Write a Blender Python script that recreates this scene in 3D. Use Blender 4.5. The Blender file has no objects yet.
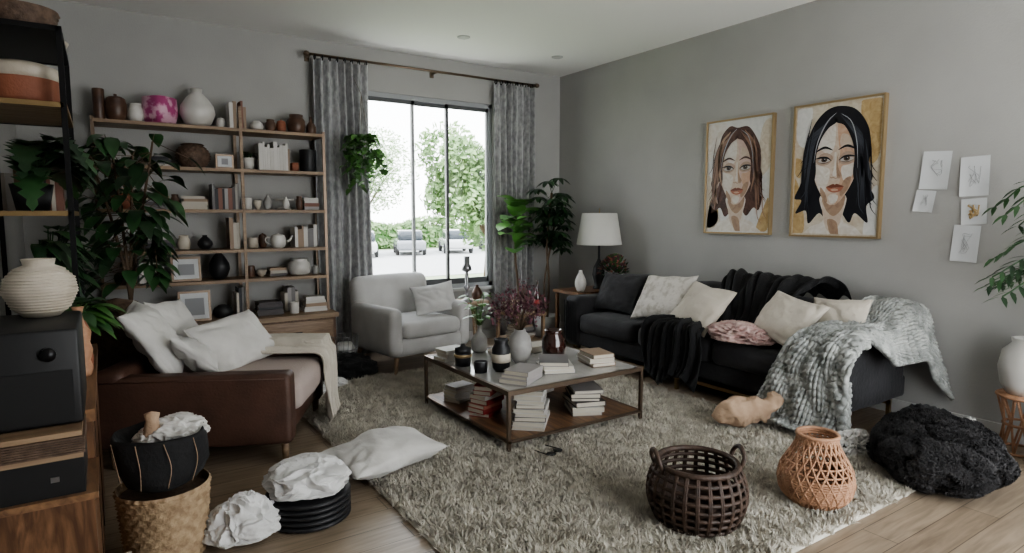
import bpy, math, random
import numpy as np
from mathutils import Vector, Matrix, noise
import bmesh
R=random.Random(7)
S=bpy.context.scene
pi=math.pi
# ------------------------------------------------------------------ materials
def M(name,col,rough=.6,metal=0,col2=None,vs=8,bump=0,bs=60,coat=0,sheen=0,stretch=(1,1,1),lo=.35,hi=.65,kind='noise',dist=0):
    m=bpy.data.materials.new(name); m.use_nodes=True
    nt=m.node_tree; N=nt.nodes; L=nt.links
    p=N['Principled BSDF']
    p.inputs['Base Color'].default_value=(*col,1); p.inputs['Roughness'].default_value=rough
    p.inputs['Metallic'].default_value=metal
    p.inputs['Coat Weight'].default_value=coat; p.inputs['Sheen Weight'].default_value=sheen
    tc=N.new('ShaderNodeTexCoord'); mp=N.new('ShaderNodeMapping'); mp.inputs['Scale'].default_value=stretch
    L.new(tc.outputs['Object'],mp.inputs['Vector'])
    if col2:
        t=N.new('ShaderNodeTexNoise'); t.inputs['Scale'].default_value=vs; t.inputs['Detail'].default_value=5
        t.inputs['Distortion'].default_value=dist
        L.new(mp.outputs[0],t.inputs['Vector'])
        cr=N.new('ShaderNodeValToRGB'); cr.color_ramp.elements[0].position=lo; cr.color_ramp.elements[1].position=hi
        cr.color_ramp.elements[0].color=(*col,1); cr.color_ramp.elements[1].color=(*col2,1)
        L.new(t.outputs[0],cr.inputs[0])
        L.new(cr.outputs[0],p.inputs['Base Color'])
    if bump:
        n=N.new('ShaderNodeTexNoise'); n.inputs['Scale'].default_value=bs; n.inputs['Detail'].default_value=4
        b=N.new('ShaderNodeBump'); b.inputs['Strength'].default_value=bump; b.inputs['Distance'].default_value=.01
        L.new(mp.outputs[0],n.inputs['Vector']); L.new(n.outputs[0],b.inputs['Height']); L.new(b.outputs[0],p.inputs['Normal'])
    return m
wallm=M('wall_paint',(.355,.35,.335),.85,bump=.15,bs=90,col2=(.38,.375,.36),vs=2)
ceilm=M('ceiling_paint',(.82,.81,.79),.9)
trimm=M('trim_white',(.50,.50,.49),.5)
oak=M('oak_wood',(.20,.13,.08),.5,col2=(.31,.215,.135),vs=3,stretch=(1,12,12),bump=.1)
walnut=M('walnut_wood',(.08,.038,.02),.4,col2=(.20,.105,.055),vs=4,stretch=(6,6,1),dist=1.5,bump=.1)
walnutH=M('walnut_top',(.12,.065,.037),.35,col2=(.25,.14,.075),vs=4,stretch=(8,1,8),dist=1)
drawerm=M('drawer_wood',(.19,.12,.075),.5,col2=(.31,.21,.135),vs=4,stretch=(1.5,8,14),dist=.6)
blackm=M('black_metal',(.012,.012,.013),.35,metal=.6)
blackg=M('black_gloss',(.008,.008,.009),.5)
blackc=M('black_ceramic',(.013,.013,.015),.5)
blackf=M('black_soft_fabric',(.012,.012,.013),.85,bump=.5,bs=40)
brass=M('brass_dark',(.30,.21,.11),.4,metal=.9)
bronze=M('bronze_frame',(.16,.12,.09),.4,metal=.85)
gold=M('gold_frame',(.34,.25,.14),.45,metal=.5)
white=M('white_ceramic',(.60,.58,.55),.35,col2=(.52,.50,.47),vs=6)
cream=M('cream_ceramic',(.52,.47,.40),.5,col2=(.42,.37,.30),vs=10,bump=.2)
greyc=M('grey_ceramic',(.28,.27,.26),.5,col2=(.43,.42,.40),vs=7)
brownc=M('brown_ceramic',(.06,.03,.02),.4,col2=(.12,.065,.04),vs=9)
terra=M('terracotta',(.28,.10,.055),.7,col2=(.21,.075,.042),vs=6,bump=.2)
amber=M('amber_glass',(.035,.012,.009),.12,coat=.7)
pinkc=M('pink_pattern',(.42,.07,.21),.5,col2=(.66,.40,.50),vs=14,lo=.45,hi=.55)
velvet=M('charcoal_velvet',(.012,.012,.014),.85,col2=(.026,.025,.028),vs=7,bump=.35,bs=35,sheen=.1)
throwb=M('black_throw_fabric',(.006,.006,.007),.9,bump=.6,bs=60,sheen=.05)
greyfab=M('light_grey_fabric',(.46,.45,.44),.9,col2=(.53,.52,.51),vs=5,bump=.3,bs=160,sheen=.1)
whitefab=M('white_linen',(.60,.585,.56),.9,col2=(.51,.495,.47),vs=5,bump=.5,bs=22,sheen=.1)
patfab=M('patterned_linen',(.60,.57,.53),.9,col2=(.45,.42,.37),vs=17,lo=.48,hi=.60,bump=.5,bs=40)
beigefab=M('beige_linen',(.56,.515,.445),.9,col2=(.49,.445,.38),vs=6,bump=.4,bs=40,sheen=.1)
pinkfab=M('pink_cloth',(.44,.28,.26),.9,col2=(.64,.50,.47),vs=24,bump=.3,bs=50)
knit=M('grey_knit',(.24,.25,.24),.95,col2=(.45,.46,.44),vs=12,bump=.5,bs=120)
leather=M('rust_leather',(.062,.031,.022),.55,col2=(.095,.048,.033),vs=5,bump=.25,bs=70)
seatfab=M('blush_fabric',(.40,.33,.30),.9,bump=.3,bs=90)
tanfab=M('tan_cloth',(.34,.23,.155),.9,col2=(.46,.33,.23),vs=12,bump=.5,bs=40)
curtm=M('curtain_velvet',(.22,.22,.225),.55,col2=(.42,.42,.42),vs=24,lo=.35,hi=.7,bump=.6,bs=22,sheen=.4,stretch=(1.6,1,.7))
paper=M('crumpled_paper',(.60,.595,.585),.8,bump=.2,bs=12)
sheetp=M('sheet_paper',(.58,.59,.60),.8)
ink=M('ink_grey',(.28,.28,.29),.8)
pages=M('book_pages',(.55,.51,.43),.9,bump=.3,bs=300,stretch=(1,1,8))
wicker=M('wicker_natural',(.27,.185,.11),.7,col2=(.42,.31,.195),vs=30,bump=.4,bs=80)
wickerd=M('wicker_dark',(.032,.019,.013),.55,col2=(.07,.041,.028),vs=20,bump=.4,bs=80)
wickero=M('wicker_orange',(.31,.165,.095),.65,col2=(.45,.26,.16),vs=20,bump=.4,bs=80)
wickerb=M('wicker_brown',(.08,.05,.035),.7,col2=(.155,.10,.07),vs=30,bump=.4,bs=80)
stone=M('pale_stone',(.38,.37,.355),.12,col2=(.46,.45,.435),vs=3,dist=2)
gl=M('leaf_green',(.055,.14,.035),.45,col2=(.09,.21,.055),vs=6)
gd=M('leaf_dark',(.012,.032,.015),.4,col2=(.028,.06,.027),vs=6)
gm=M('leaf_mid',(.022,.062,.022),.42,col2=(.045,.11,.04),vs=6)
gb=M('leaf_bright',(.09,.23,.05),.4,col2=(.15,.33,.085),vs=6)
purp=M('dried_flower',(.10,.035,.05),.8,col2=(.18,.08,.10),vs=30)
stemm=M('stem_brown',(.10,.065,.04),.8)
soil=M('soil',(.03,.02,.015),.95,bump=.6)
shade=M('lamp_shade_linen',(.58,.57,.54),.9,bump=.2,bs=120)
chrome=M('steel',(.30,.30,.31),.3,metal=.9)
rugm=M('rug_wool',(.42,.39,.33),.95,col2=(.68,.64,.56),vs=9,lo=.3,hi=.7)
furm=M('black_fur',(.022,.021,.022),.85,col2=(.050,.047,.048),vs=8)
framem=M('window_frame_grey',(.34,.35,.36),.4)
framed=M('window_frame_dark',(.09,.093,.097),.4)
bcols=[(.52,.50,.47),(.57,.55,.52),(.40,.37,.33),(.17,.16,.16),(.03,.03,.035),(.28,.20,.14),(.47,.43,.37),(.07,.06,.06),(.32,.30,.29),(.20,.09,.065)]
books_m=[M('book_cover_%d'%i,c,.6) for i,c in enumerate(bcols)]
redb=M('book_cover_red',(.30,.04,.04),.5); redb2=M('book_cover_coral',(.42,.16,.12),.5)
fm=M('oak_floor',(.2,.15,.1),.36)
nt=fm.node_tree;N=nt.nodes;L=nt.links;p=N['Principled BSDF']
tc=N.new('ShaderNodeTexCoord');br=N.new('ShaderNodeTexBrick')
br.inputs['Scale'].default_value=1;br.inputs['Brick Width'].default_value=1.7;br.inputs['Row Height'].default_value=.15
br.inputs['Mortar Size'].default_value=.0018;br.inputs['Color1'].default_value=(.335,.265,.195,1);br.inputs['Color2'].default_value=(.275,.212,.153,1)
br.inputs['Mortar'].default_value=(.09,.068,.05,1);br.offset=.37
L.new(tc.outputs['Object'],br.inputs['Vector'])
mp=N.new('ShaderNodeMapping');mp.inputs['Scale'].default_value=(1.2,14,1);L.new(tc.outputs['Object'],mp.inputs[0])
no=N.new('ShaderNodeTexNoise');no.inputs['Scale'].default_value=3;no.inputs['Detail'].default_value=6;no.inputs['Distortion'].default_value=.7;L.new(mp.outputs[0],no.inputs['Vector'])
cr=N.new('ShaderNodeValToRGB');cr.color_ramp.elements[0].position=.3;cr.color_ramp.elements[1].position=.7
cr.color_ramp.elements[0].color=(.70,.69,.68,1);cr.color_ramp.elements[1].color=(1.12,1.12,1.12,1);L.new(no.outputs[0],cr.inputs[0])
mx=N.new('ShaderNodeMix');mx.data_type='RGBA';mx.blend_type='MULTIPLY';mx.inputs[0].default_value=1
L.new(br.outputs['Color'],mx.inputs[6]);L.new(cr.outputs[0],mx.inputs[7]);L.new(mx.outputs[2],p.inputs['Base Color'])
glm=bpy.data.materials.new('window_glass');glm.use_nodes=True
nt=glm.node_tree;nt.nodes.clear();o=nt.nodes.new('ShaderNodeOutputMaterial');t=nt.nodes.new('ShaderNodeBsdfTransparent');g=nt.nodes.new('ShaderNodeBsdfGlossy')
g.inputs['Roughness'].default_value=.02;x=nt.nodes.new('ShaderNodeMixShader');x.inputs[0].default_value=.06
nt.links.new(t.outputs[0],x.inputs[1]);nt.links.new(g.outputs[0],x.inputs[2]);nt.links.new(x.outputs[0],o.inputs[0])
# ------------------------------------------------------------------ builder
def T(x,y,z): return Matrix.Translation((x,y,z))
def RZ(a): return Matrix.Rotation(math.radians(a),4,'Z')
def RY(a): return Matrix.Rotation(math.radians(a),4,'Y')
def RX(a): return Matrix.Rotation(math.radians(a),4,'X')
class B:
    def __init__(s): s.v=[];s.f=[];s.m=[];s.sm=[];s.mats=[]
    def add(s,vs,fs,mat,smooth=False,X=None):
        if mat not in s.mats: s.mats.append(mat)
        mi=s.mats.index(mat); o=len(s.v)
        if X is not None: vs=[X@Vector(v) for v in vs]
        s.v.extend([tuple(v) for v in vs])
        for f in fs: s.f.append([i+o for i in f]); s.m.append(mi); s.sm.append(smooth)
    def box(s,lo,hi,mat,X=None):
        x0,y0,z0=lo;x1,y1,z1=hi
        s.add([(x0,y0,z0),(x1,y0,z0),(x1,y1,z0),(x0,y1,z0),(x0,y0,z1),(x1,y0,z1),(x1,y1,z1),(x0,y1,z1)],
          [(3,2,1,0),(4,5,6,7),(0,1,5,4),(1,2,6,5),(2,3,7,6),(3,0,4,7)],mat,False,X)
    def soft(s,lo,hi,r,mat,X=None,n=1,bulge=(0,0,0),nz=0,ns=4,na=2,seed=0):
        c=[(lo[i]+hi[i])/2 for i in range(3)];h=[abs(hi[i]-lo[i])/2 for i in range(3)]
        r=min(r,*(q*.98 for q in h))
        cs=[]
        for k in range(3):
            inn=h[k]-r
            a=[-(inn+r*math.tan(pi/4*(na-j)/na)) for j in range(na)]
            b=[-inn+2*inn*j/n for j in range(n+1)]
            cs.append(a+b+[-q for q in reversed(a)])
        idx={};V=[];F=[]
        def vid(p):
            k=tuple(round(q,5) for q in p)
            if k in idx: return idx[k]
            inn=[max(-(h[i]-r),min(h[i]-r,p[i])) for i in range(3)]
            d=Vector([p[i]-inn[i] for i in range(3)])
            q=Vector(inn)+(d.normalized()*r if d.length>1e-9 else d)
            w=[1-(q[i]/h[i])**2 for i in range(3)]
            q=Vector((q[0]*(1+bulge[0]*w[1]*w[2]),q[1]*(1+bulge[1]*w[0]*w[2]),q[2]*(1+bulge[2]*w[0]*w[1])))
            if nz: q=q+noise.noise_vector(q*ns+Vector((seed,seed*2,seed*3)))*nz
            idx[k]=len(V);V.append(q+Vector(c));return idx[k]
        for k in range(3):
            a,b=(k+1)%3,(k+2)%3
            for sg in (-1,1):
                for i in range(len(cs[a])-1):
                    for j in range(len(cs[b])-1):
                        q=[]
                        for (ii,jj) in ((i,j),(i+1,j),(i+1,j+1),(i,j+1)):
                            p=[0,0,0];p[k]=sg*h[k];p[a]=cs[a][ii];p[b]=cs[b][jj];q.append(vid(p))
                        F.append(q if sg>0 else q[::-1])
        s.add(V,F,mat,True,X)
    def lathe(s,prof,mat,X=None,seg=28,fn=None):
        V=[];F=[]
        for (r,z) in prof:
            for i in range(seg):
                a=2*pi*i/seg;rr=r
                if fn: rr=fn(r,z,a)
                V.append((rr*math.cos(a),rr*math.sin(a),z))
        for k in range(len(prof)-1):
            for i in range(seg):
                j=(i+1)%seg;F.append((k*seg+i,k*seg+j,(k+1)*seg+j,(k+1)*seg+i))
        s.add(V,F,mat,True,X)
    def tube(s,pts,r,mat,seg=6,closed=False,X=None):
        pts=[Vector(p) for p in pts];n=len(pts);V=[];F=[];prev=None
        for i,p in enumerate(pts):
            if closed: d=pts[(i+1)%n]-pts[i-1]
            else: d=pts[min(i+1,n-1)]-pts[max(i-1,0)]
            if d.length<1e-9: d=Vector((0,0,1))
            d.normalize()
            if prev is None: u=d.orthogonal().normalized()
            else:
                u=prev-d*prev.dot(d)
                u=u.normalized() if u.length>1e-6 else d.orthogonal().normalized()
            prev=u;w=d.cross(u);rr=r[i] if isinstance(r,(list,tuple)) else r
            for k in range(seg):
                a=2*pi*k/seg;V.append(p+(u*math.cos(a)+w*math.sin(a))*rr)
        for i in range(n if closed else n-1):
            i2=(i+1)%n
            for k in range(seg):
                k2=(k+1)%seg;F.append((i*seg+k,i*seg+k2,i2*seg+k2,i2*seg+k))
        if not closed: F.append(list(range(seg))[::-1]);F.append([(n-1)*seg+k for k in range(seg)])
        s.add(V,F,mat,True,X)
    def pillow(s,w,h,t,mat,X,seed=0,n=34,wr=.012,crs=1.0):
        V=[];F=[];ids={}
        for sg in (1,-1):
            for i in range(n+1):
                for j in range(n+1):
                    u=-math.cos(pi*i/n);v=-math.cos(pi*j/n)
                    edge=i in(0,n) or j in (0,n)
                    if edge and sg<0: ids[(sg,i,j)]=ids[(1,i,j)];continue
                    x=w/2*u*(1-.09*(1-v*v)*abs(u));y=h/2*v*(1-.09*(1-u*u)*abs(v))
                    z=sg*t/2*(max(0,(1-u*u)*(1-v*v)))**.45
                    p=Vector((x,y,z));nn=noise.noise_vector(p*5+Vector((seed*3.1,seed,sg)))*wr
                    q=Vector((x*7,y*7,seed*2.3+sg));r1=1-abs(noise.noise(q+noise.noise_vector(q*.5)*1.2))*3.2
                    r2=1-abs(noise.noise(q*2.1+Vector((4,2,seed))))*3.5
                    p+=nn*(0.4 if edge else 1)
                    if not edge: p.z-=sg*(max(0,r1)*wr*.75+max(0,r2)*wr*.32)*crs*min(1,(1-u*u)*(1-v*v)*6)
                    ids[(sg,i,j)]=len(V);V.append(p)
            for i in range(n):
                for j in range(n):
                    q=[ids[(sg,i,j)],ids[(sg,i+1,j)],ids[(sg,i+1,j+1)],ids[(sg,i,j+1)]]
                    F.append(q if sg>0 else q[::-1])
        s.add(V,F,mat,True,X)
    def leaf(s,base,d,Lh,W,mat,droop=.3,n=5,shape='oval',fold=.25):
        base=Vector(base);d=Vector(d).normalized();side=d.cross(Vector((0,0,1)))
        if side.length<.1: side=Vector((1,0,0))
        side.normalize();up=side.cross(d);V=[];F=[]
        for i in range(n+1):
            t=i/n;p=base+d*Lh*t-Vector((0,0,1))*droop*Lh*t*t
            w=W*.5*(max(0,math.sin(pi*min(1,t**.8)))**.8+.02)
            if shape=='mon': w*=(1 if i%2 else .5)
            if shape=='fid': w=W*.5*(math.sin(pi*t**1.4)**.6+.03) if 0<t<1 else .004
            V+= [p-side*w+up*w*fold,p,p+side*w+up*w*fold]
        for i in range(n):
            a=3*i;F+=[(a,a+1,a+4,a+3),(a+1,a+2,a+5,a+4)]
        s.add(V,F,mat,True)
    def done(s,name,loc=None,rz=0,mod=None):
        V=s.v
        if loc is None:
            xs=[v[0] for v in V];ys=[v[1] for v in V];zs=[v[2] for v in V]
            loc=((min(xs)+max(xs))/2,(min(ys)+max(ys))/2,min(zs));V=[(a-loc[0],b-loc[1],c-loc[2]) for a,b,c in V]
        me=bpy.data.meshes.new(name);me.from_pydata(V,[],s.f)
        for m in s.mats: me.materials.append(m)
        me.polygons.foreach_set('material_index',s.m);me.polygons.foreach_set('use_smooth',s.sm);me.update()
        ob=bpy.data.objects.new(name,me);S.collection.objects.link(ob);ob.location=loc;ob.rotation_euler=(0,0,math.radians(rz))
        if mod:
            md=ob.modifiers.new('thick','SOLIDIFY');md.thickness=mod;md.offset=0
        return ob
PR={'bulb':[(0,0),(.5,0),(.78,.12),(1,.35),(.93,.55),(.6,.76),(.3,.9),(.33,1),(.25,1),(.2,.85)],
 'jar':[(0,0),(.7,0),(.9,.1),(1,.4),(.95,.7),(.7,.85),(.72,.9),(.75,1),(.6,1),(.55,.9),(0,.88)],
 'bottle':[(0,0),(.8,0),(1,.08),(1,.45),(.75,.6),(.3,.75),(.25,.95),(.32,1),(.2,1),(.18,.9)],
 'cyl':[(0,0),(.9,0),(.95,.03),(1,.97),(.97,1),(.88,1),(.86,.9),(0,.88)],
 'round':[(0,0),(.5,0),(.85,.2),(1,.48),(.85,.78),(.5,.93),(.45,1),(.35,1),(.33,.9)],
 'bowl':[(0,0),(.4,0),(.45,.08),(.8,.4),(1,.9),(1,1),(.93,1),(.7,.45),(0,.2)],
 'lid':[(0,0),(.6,0),(.85,.1),(1,.35),(1,.65),(.85,.8),(.88,.83),(.6,.9),(.15,.93),(.16,1),(0,1.0)]}
def prof(k,r,h): return [(a*r,b*h) for a,b in PR[k]]
def vase(name,x,y,z,r,h,k,mat,fn=None,seg=28):
    b=B();b.lathe(prof(k,r,h),mat,fn=fn,seg=seg);return b.done(name,(x,y,z))
def cr_spline(pts,n):
    pts=[Vector(p) for p in pts];P=[2*pts[0]-pts[1]]+pts+[2*pts[-1]-pts[-2]];out=[]
    for i in range(1,len(P)-2):
        for k in range(8):
            t=k/8;a,b,c,d=P[i-1:i+3]
            out.append(.5*((2*b)+(c-a)*t+(2*a-5*b+4*c-d)*t*t+(3*b-a-3*c+d)*t**3))
    out.append(pts[-1]);ls=[0]
    for i in range(1,len(out)): ls.append(ls[-1]+(out[i]-out[i-1]).length)
    res=[];j=0
    for k in range(n):
        q=ls[-1]*k/(n-1)
        while j<len(ls)-2 and ls[j+1]<q:j+=1
        t=(q-ls[j])/max(1e-9,ls[j+1]-ls[j]);res.append(out[j].lerp(out[j+1],min(1,t)))
    return res
def book(b,w,d,h,mat,X):
    b.box((-w/2,-d/2,0),(w/2,d/2,.003),mat,X);b.box((-w/2,-d/2,h-.003),(w/2,d/2,h),mat,X)
    b.box((-w/2,-d/2,.003),(w/2,-d/2+.004,h-.003),mat,X)
    b.box((-w/2+.004,-d/2+.004,.003),(w/2-.004,d/2-.005,h-.003),pages,X)
def stack(name,x,y,z,n,w=.24,d=.17,mats=None,rz=0,jit=14,hh=(.018,.035),shrink=.03):
    b=B();zz=0
    for i in range(n):
        h=R.uniform(*hh);m=R.choice(mats or books_m);s=1-shrink*i+R.uniform(-.06,.04)
        book(b,w*s,d*s,h,m,T(R.uniform(-.01,.01),R.uniform(-.01,.01),zz)@RZ(R.uniform(-jit,jit)));zz+=h
    b.done(name,(x,y,z),rz);return z+zz
def row(name,x0,x1,y,z,h0,h1,mats=None,depth=.17):
    b=B();x=x0
    while x<x1-.012:
        w=min(R.uniform(.014,.035),x1-x);h=R.uniform(h0,h1);m=R.choice(mats or books_m)
        X=T(x+w,y,z+h/2)@RY(-90)
        book(b,h,depth,w,m,X);x+=w+.001
    b.done(name)
# ------------------------------------------------------------------ room
XR,YB,H,XL,Y0=4.64,6.0,3.03,-.5,-1.0
b=B();b.box((XL-.15,Y0-.15,-.12),(XR+.15,YB+.15,0),fm);b.done('floor',(0,0,0))
b=B();b.box((XL-.15,Y0-.15,H),(XR+.15,YB+.15,H+.12),ceilm);b.done('ceiling',(0,0,0))
b=B();b.box((XR,Y0,0),(XR+.15,YB,H),wallm);b.done('wall_right',(0,0,0))
b=B();b.box((XL-.15,Y0,0),(XL,YB,H),wallm);b.done('wall_left',(0,0,0))
# unseen wall added behind camera to cut frontal fill; right opening admits sky light
b=B();b.box((XL-.15,Y0-.15,0),(1.5,Y0,H),wallm);b.box((1.5,Y0-.15,2.55),(XR+.15,Y0,H),wallm);b.box((4.5,Y0-.15,0),(XR+.15,Y0,2.55),wallm);b.done('wall_front_fill_block',(0,0,0))
WX0,WX1,WZ0,WZ1=2.16,3.70,.60,2.62
b=B();b.box((XL-.15,YB,0),(WX0,YB+.15,H),wallm);b.box((WX1,YB,0),(XR+.15,YB+.15,H),wallm)
b.box((WX0,YB,0),(WX1,YB+.15,WZ0),wallm);b.box((WX0,YB,WZ1),(WX1,YB+.15,H),wallm);b.done('wall_back',(0,0,0))
b=B();b.box((XL,YB-.015,0),(XR,YB,.10),trimm);b.done('baseboard_back',(0,0,0))
b=B();b.box((XR-.015,Y0,0),(XR,YB-.015,.10),trimm);b.done('baseboard_right',(0,0,0))
b=B();b.box((XL,Y0,0),(XL+.015,YB-.015,.10),trimm);b.done('baseboard_left',(0,0,0))
b=B();f=.045
ya,yb=YB+.02,YB+.10
b.box((WX0,ya,WZ0),(WX0+f,yb,WZ1),framem);b.box((WX1-f,ya,WZ0),(WX1,yb,WZ1),framem)
b.box((WX0,ya,WZ1-f),(WX1,yb,WZ1),framem);b.box((WX0,ya,WZ0),(WX1,yb,WZ0+f),framem)
for (xa,xb,off) in ((2.20,2.76,.0),(2.74,3.17,.03),(3.13,3.66,.0)):
    y1,y2=ya+.01+off,ya+.035+off
    b.box((xa,y1,WZ0+f),(xa+.03,y2,WZ1-f),framed);b.box((xb-.03,y1,WZ0+f),(xb,y2,WZ1-f),framem)
    b.box((xa,y1,WZ1-f-.04),(xb,y2,WZ1-f),framed);b.box((xa,y1,WZ0+f),(xb,y2,WZ0+f+.06),framed)
    b.box((xa+.03,y1+.01,WZ0+f+.05),(xb-.03,y1+.014,WZ1-f-.04),glm)
b.box((WX0-.03,YB-.05,WZ0-.03),(WX1+.03,YB+.10,WZ0),trimm)
b.done('window_1')
def curtain(name,x0,x1,k,seed):
    b=B();nx,nz=int(k*14),26;V=[];F=[]
    for j in range(nz+1):
        z=.03+(2.83-.03)*j/nz;q=j/nz
        for i in range(nx+1):
            s=i/nx
            xx=x0+(x1-x0)*s+.02*math.sin(7*s+seed+q*3)*(1-q)
            amp=.045*(.75+.35*math.sin(seed+s*11))
            y=5.885+amp*math.sin(2*pi*k*s+.8*math.sin(3*q+seed+s*5))+.012*noise.noise(Vector((s*30,q*14,seed)))
            V.append((xx,y,z))
    for j in range(nz):
        for i in range(nx):
            a=j*(nx+1)+i;F.append((a,a+1,a+nx+2,a+nx+1))
    b.add(V,F,curtm,True)
    for i in range(int(k)+1):
        x=x0+(x1-x0)*(i+.3)/(k+.6);b.tube([(x,5.885+.022*math.cos(a),2.845+.022*math.sin(a)) for a in [2*pi*q/12 for q in range(12)]],.004,blackm,5,True)
    b.done(name,mod=.004)
curtain('curtain',1.69,2.22,7,1.0);curtain('curtain',3.65,4.17,7,4.0)
b=B();b.tube([(1.64,5.885,2.865),(4.22,5.885,2.865)],.012,bronze,8)
for x in (1.64,4.22): b.lathe([(0,-.03),(.02,-.02),(.026,0),(.02,.02),(0,.03)],bronze,T(x,5.885,2.865)@RY(90),12)
for x in (1.67,2.95,4.20): b.box((x-.008,5.885,2.85),(x+.008,5.99,2.865),bronze);b.box((x-.02,5.985,2.82),(x+.02,5.999,2.90),bronze)
b.done('curtain_rod')
def disc(name,x,y):
    b=B();b.lathe([(0,-.006),(.035,-.006),(.045,-.012),(.058,-.008),(.06,0)],trimm,seg=24);b.done(name,(x,y,H))
disc('recessed_light',2.87,5.16);disc('recessed_light',4.03,5.26)
# ------------------------------------------------------------------ outside
grass=M('outside_lawn',(.26,.32,.18),.9,col2=(.34,.39,.25),vs=.8);road=M('outside_road',(.45,.45,.44),.9)
treem=M('tree_leaves',(.15,.25,.10),.8,col2=(.28,.39,.19),vs=2)
b=B();b.box((-40,7.5,-1.2),(80,100,-1.0),grass);b.done('lawn',(0,0,0))
b=B();b.box((-40,22,-.999),(80,40,-.98),road);b.done('street',(0,0,0))
def tree(name,x,y,h,r,n):
    b=B();b.tube([(0,0,0),(.1,0,h*.3),(0,.1,h*.6),(.1,0,h*.85)],[.2,.16,.1,.04],stemm,8)
    rr=random.Random(int(x*10))
    blobs=[(Vector((rr.uniform(-.6,.6)*r,rr.uniform(-.6,.6)*r,h*rr.uniform(.45,.95))),r*rr.uniform(.3,.5)) for _ in range(14)]
    for bc,_ in blobs: b.tube([(0,0,h*.35),tuple(bc*.6+Vector((0,0,h*.2))),tuple(bc)],[.06,.04,.02],stemm,5)
    V=[];F=[]
    for i in range(n):
        c,q=rr.choice(blobs);d=Vector((rr.gauss(0,1),rr.gauss(0,1),rr.gauss(0,1))).normalized()
        p=c+d*q*rr.uniform(.5,1);a=Vector((rr.gauss(0,1),rr.gauss(0,1),rr.gauss(0,1))).normalized()*.13;e=a.orthogonal().normalized()*.07
        k=len(V);V+=[p-a,p+e,p+a,p-e];F.append((k,k+1,k+2,k+3))
    b.add(V,F,treem);b.done(name,(x,y,-1))
tree('street_tree',10.6,17.5,4.8,2.3,8500);tree('street_tree',16.2,44,8.0,3.8,5000);tree('street_tree',17.5,20.0,6.0,2.6,5000)
b=B();rr=random.Random(3);V=[];F=[]
for i in range(9000):
    x=rr.uniform(0,40);p=Vector((x,42+rr.uniform(-.5,.5),rr.uniform(-.9,1.0+.3*math.sin(x))));a=Vector((rr.gauss(0,1),rr.gauss(0,1),rr.gauss(0,1))).normalized()*.25;e=a.orthogonal().normalized()*.16
    k=len(V);V+=[p-a,p+e,p+a,p-e];F.append((k,k+1,k+2,k+3))
b.add(V,F,treem);b.soft((0,41.7,-1),(40,42.3,.6),.2,gl,n=6);b.done('hedge')
carw=M('car_paint_white',(.5,.5,.5),.2,coat=.6);carr=M('car_paint_silver',(.22,.23,.25),.2,coat=.6);carg=M('car_glass',(.05,.06,.07),.1);tyre=M('tyre_rubber',(.03,.03,.03),.8)
def car(x,y,m,rz=0):
    b=B();b.soft((-2.15,-.85,.3),(2.15,.85,.88),.18,m,n=3);b.soft((-1.2,-.75,.8),(1.25,.75,1.42),.25,carg,n=2);b.soft((-.95,-.7,1.3),(1.0,.7,1.46),.08,m,n=1)
    for sx in (-1.35,1.35):
        for sy in (-.8,.8): b.lathe([(0,-.1),(.2,-.1),(.33,-.09),(.33,.09),(.2,.1),(0,.1)],tyre,T(sx,sy,.33)@RX(90),18)
    b.done('parked_car',(x,y,-.98),rz)
car(12.6,35,carw,70);car(15.8,35.5,carr,70);car(19.0,35.5,carw,70);car(22.4,36,carr,70)
b=B()
for i in range(60): b.box((2+i*.3,13,-1),(2.05+i*.3,13.04,-.15),trimm)
b.box((2,12.98,-.3),(20,13.06,-.25),trimm);b.box((2,12.98,-.85),(20,13.06,-.8),trimm);b.done('garden_fence')
# ------------------------------------------------------------------ rug
def tufts(name,P,Nn,hgt,wid,mat,seed,lean=.6,base=None):
    rs=np.random.RandomState(seed);n=len(P)
    P=np.asarray(P,float);Nn=np.asarray(Nn,float)
    rd=rs.normal(size=(n,3));side=np.cross(Nn,rd);side/=np.linalg.norm(side,axis=1)[:,None]+1e-9
    ln=np.cross(Nn,side);h=hgt*rs.uniform(.6,1.15,(n,1));w=wid*rs.uniform(.7,1.3,(n,1));le=lean*rs.uniform(.2,1,(n,1))
    mid=P+Nn*h*.6+ln*h*le*.35;tip=P+Nn*h+ln*h*le
    V=np.stack([P-side*w*.5,P+side*w*.5,mid-side*w*.45,mid+side*w*.45,tip],1).reshape(-1,3)
    k=np.arange(n)*5
    q=np.stack([k,k+1,k+3,k+2],1);t=np.stack([k+2,k+3,k+4],1)
    me=bpy.data.meshes.new(name)
    nv=len(V);bv=[];bf=[]
    if base: bv,bf=base
    allV=np.concatenate([V,np.asarray(bv,float).reshape(-1,3)]) if base else V
    loops=[q.reshape(-1),t.reshape(-1)];sizes=[np.full(n,4),np.full(n,3)]
    if base:
        loops.append((np.asarray(bf)+nv).reshape(-1));sizes.append(np.full(len(bf),4))
    loops=np.concatenate(loops);sizes=np.concatenate(sizes);starts=np.concatenate([[0],np.cumsum(sizes)[:-1]])
    me.vertices.add(len(allV));me.vertices.foreach_set('co',allV.reshape(-1))
    me.loops.add(len(loops));me.loops.foreach_set('vertex_index',loops.astype(np.int32))
    me.polygons.add(len(sizes));me.polygons.foreach_set('loop_start',starts.astype(np.int32));me.polygons.foreach_set('loop_total',sizes.astype(np.int32))
    me.update(calc_edges=True);me.validate();me.materials.append(mat)
    me.polygons.foreach_set('use_smooth',np.ones(len(sizes),bool))
    ob=bpy.data.objects.new(name,me);S.collection.objects.link(ob);return ob
rs=np.random.RandomState(1);n=210000
rx0,rx1,ry0,ry1=1.10,3.66,1.40,5.0
px=rs.uniform(rx0,rx1,n)-2.3;py=rs.uniform(ry0,ry1,n)-3.2
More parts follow.
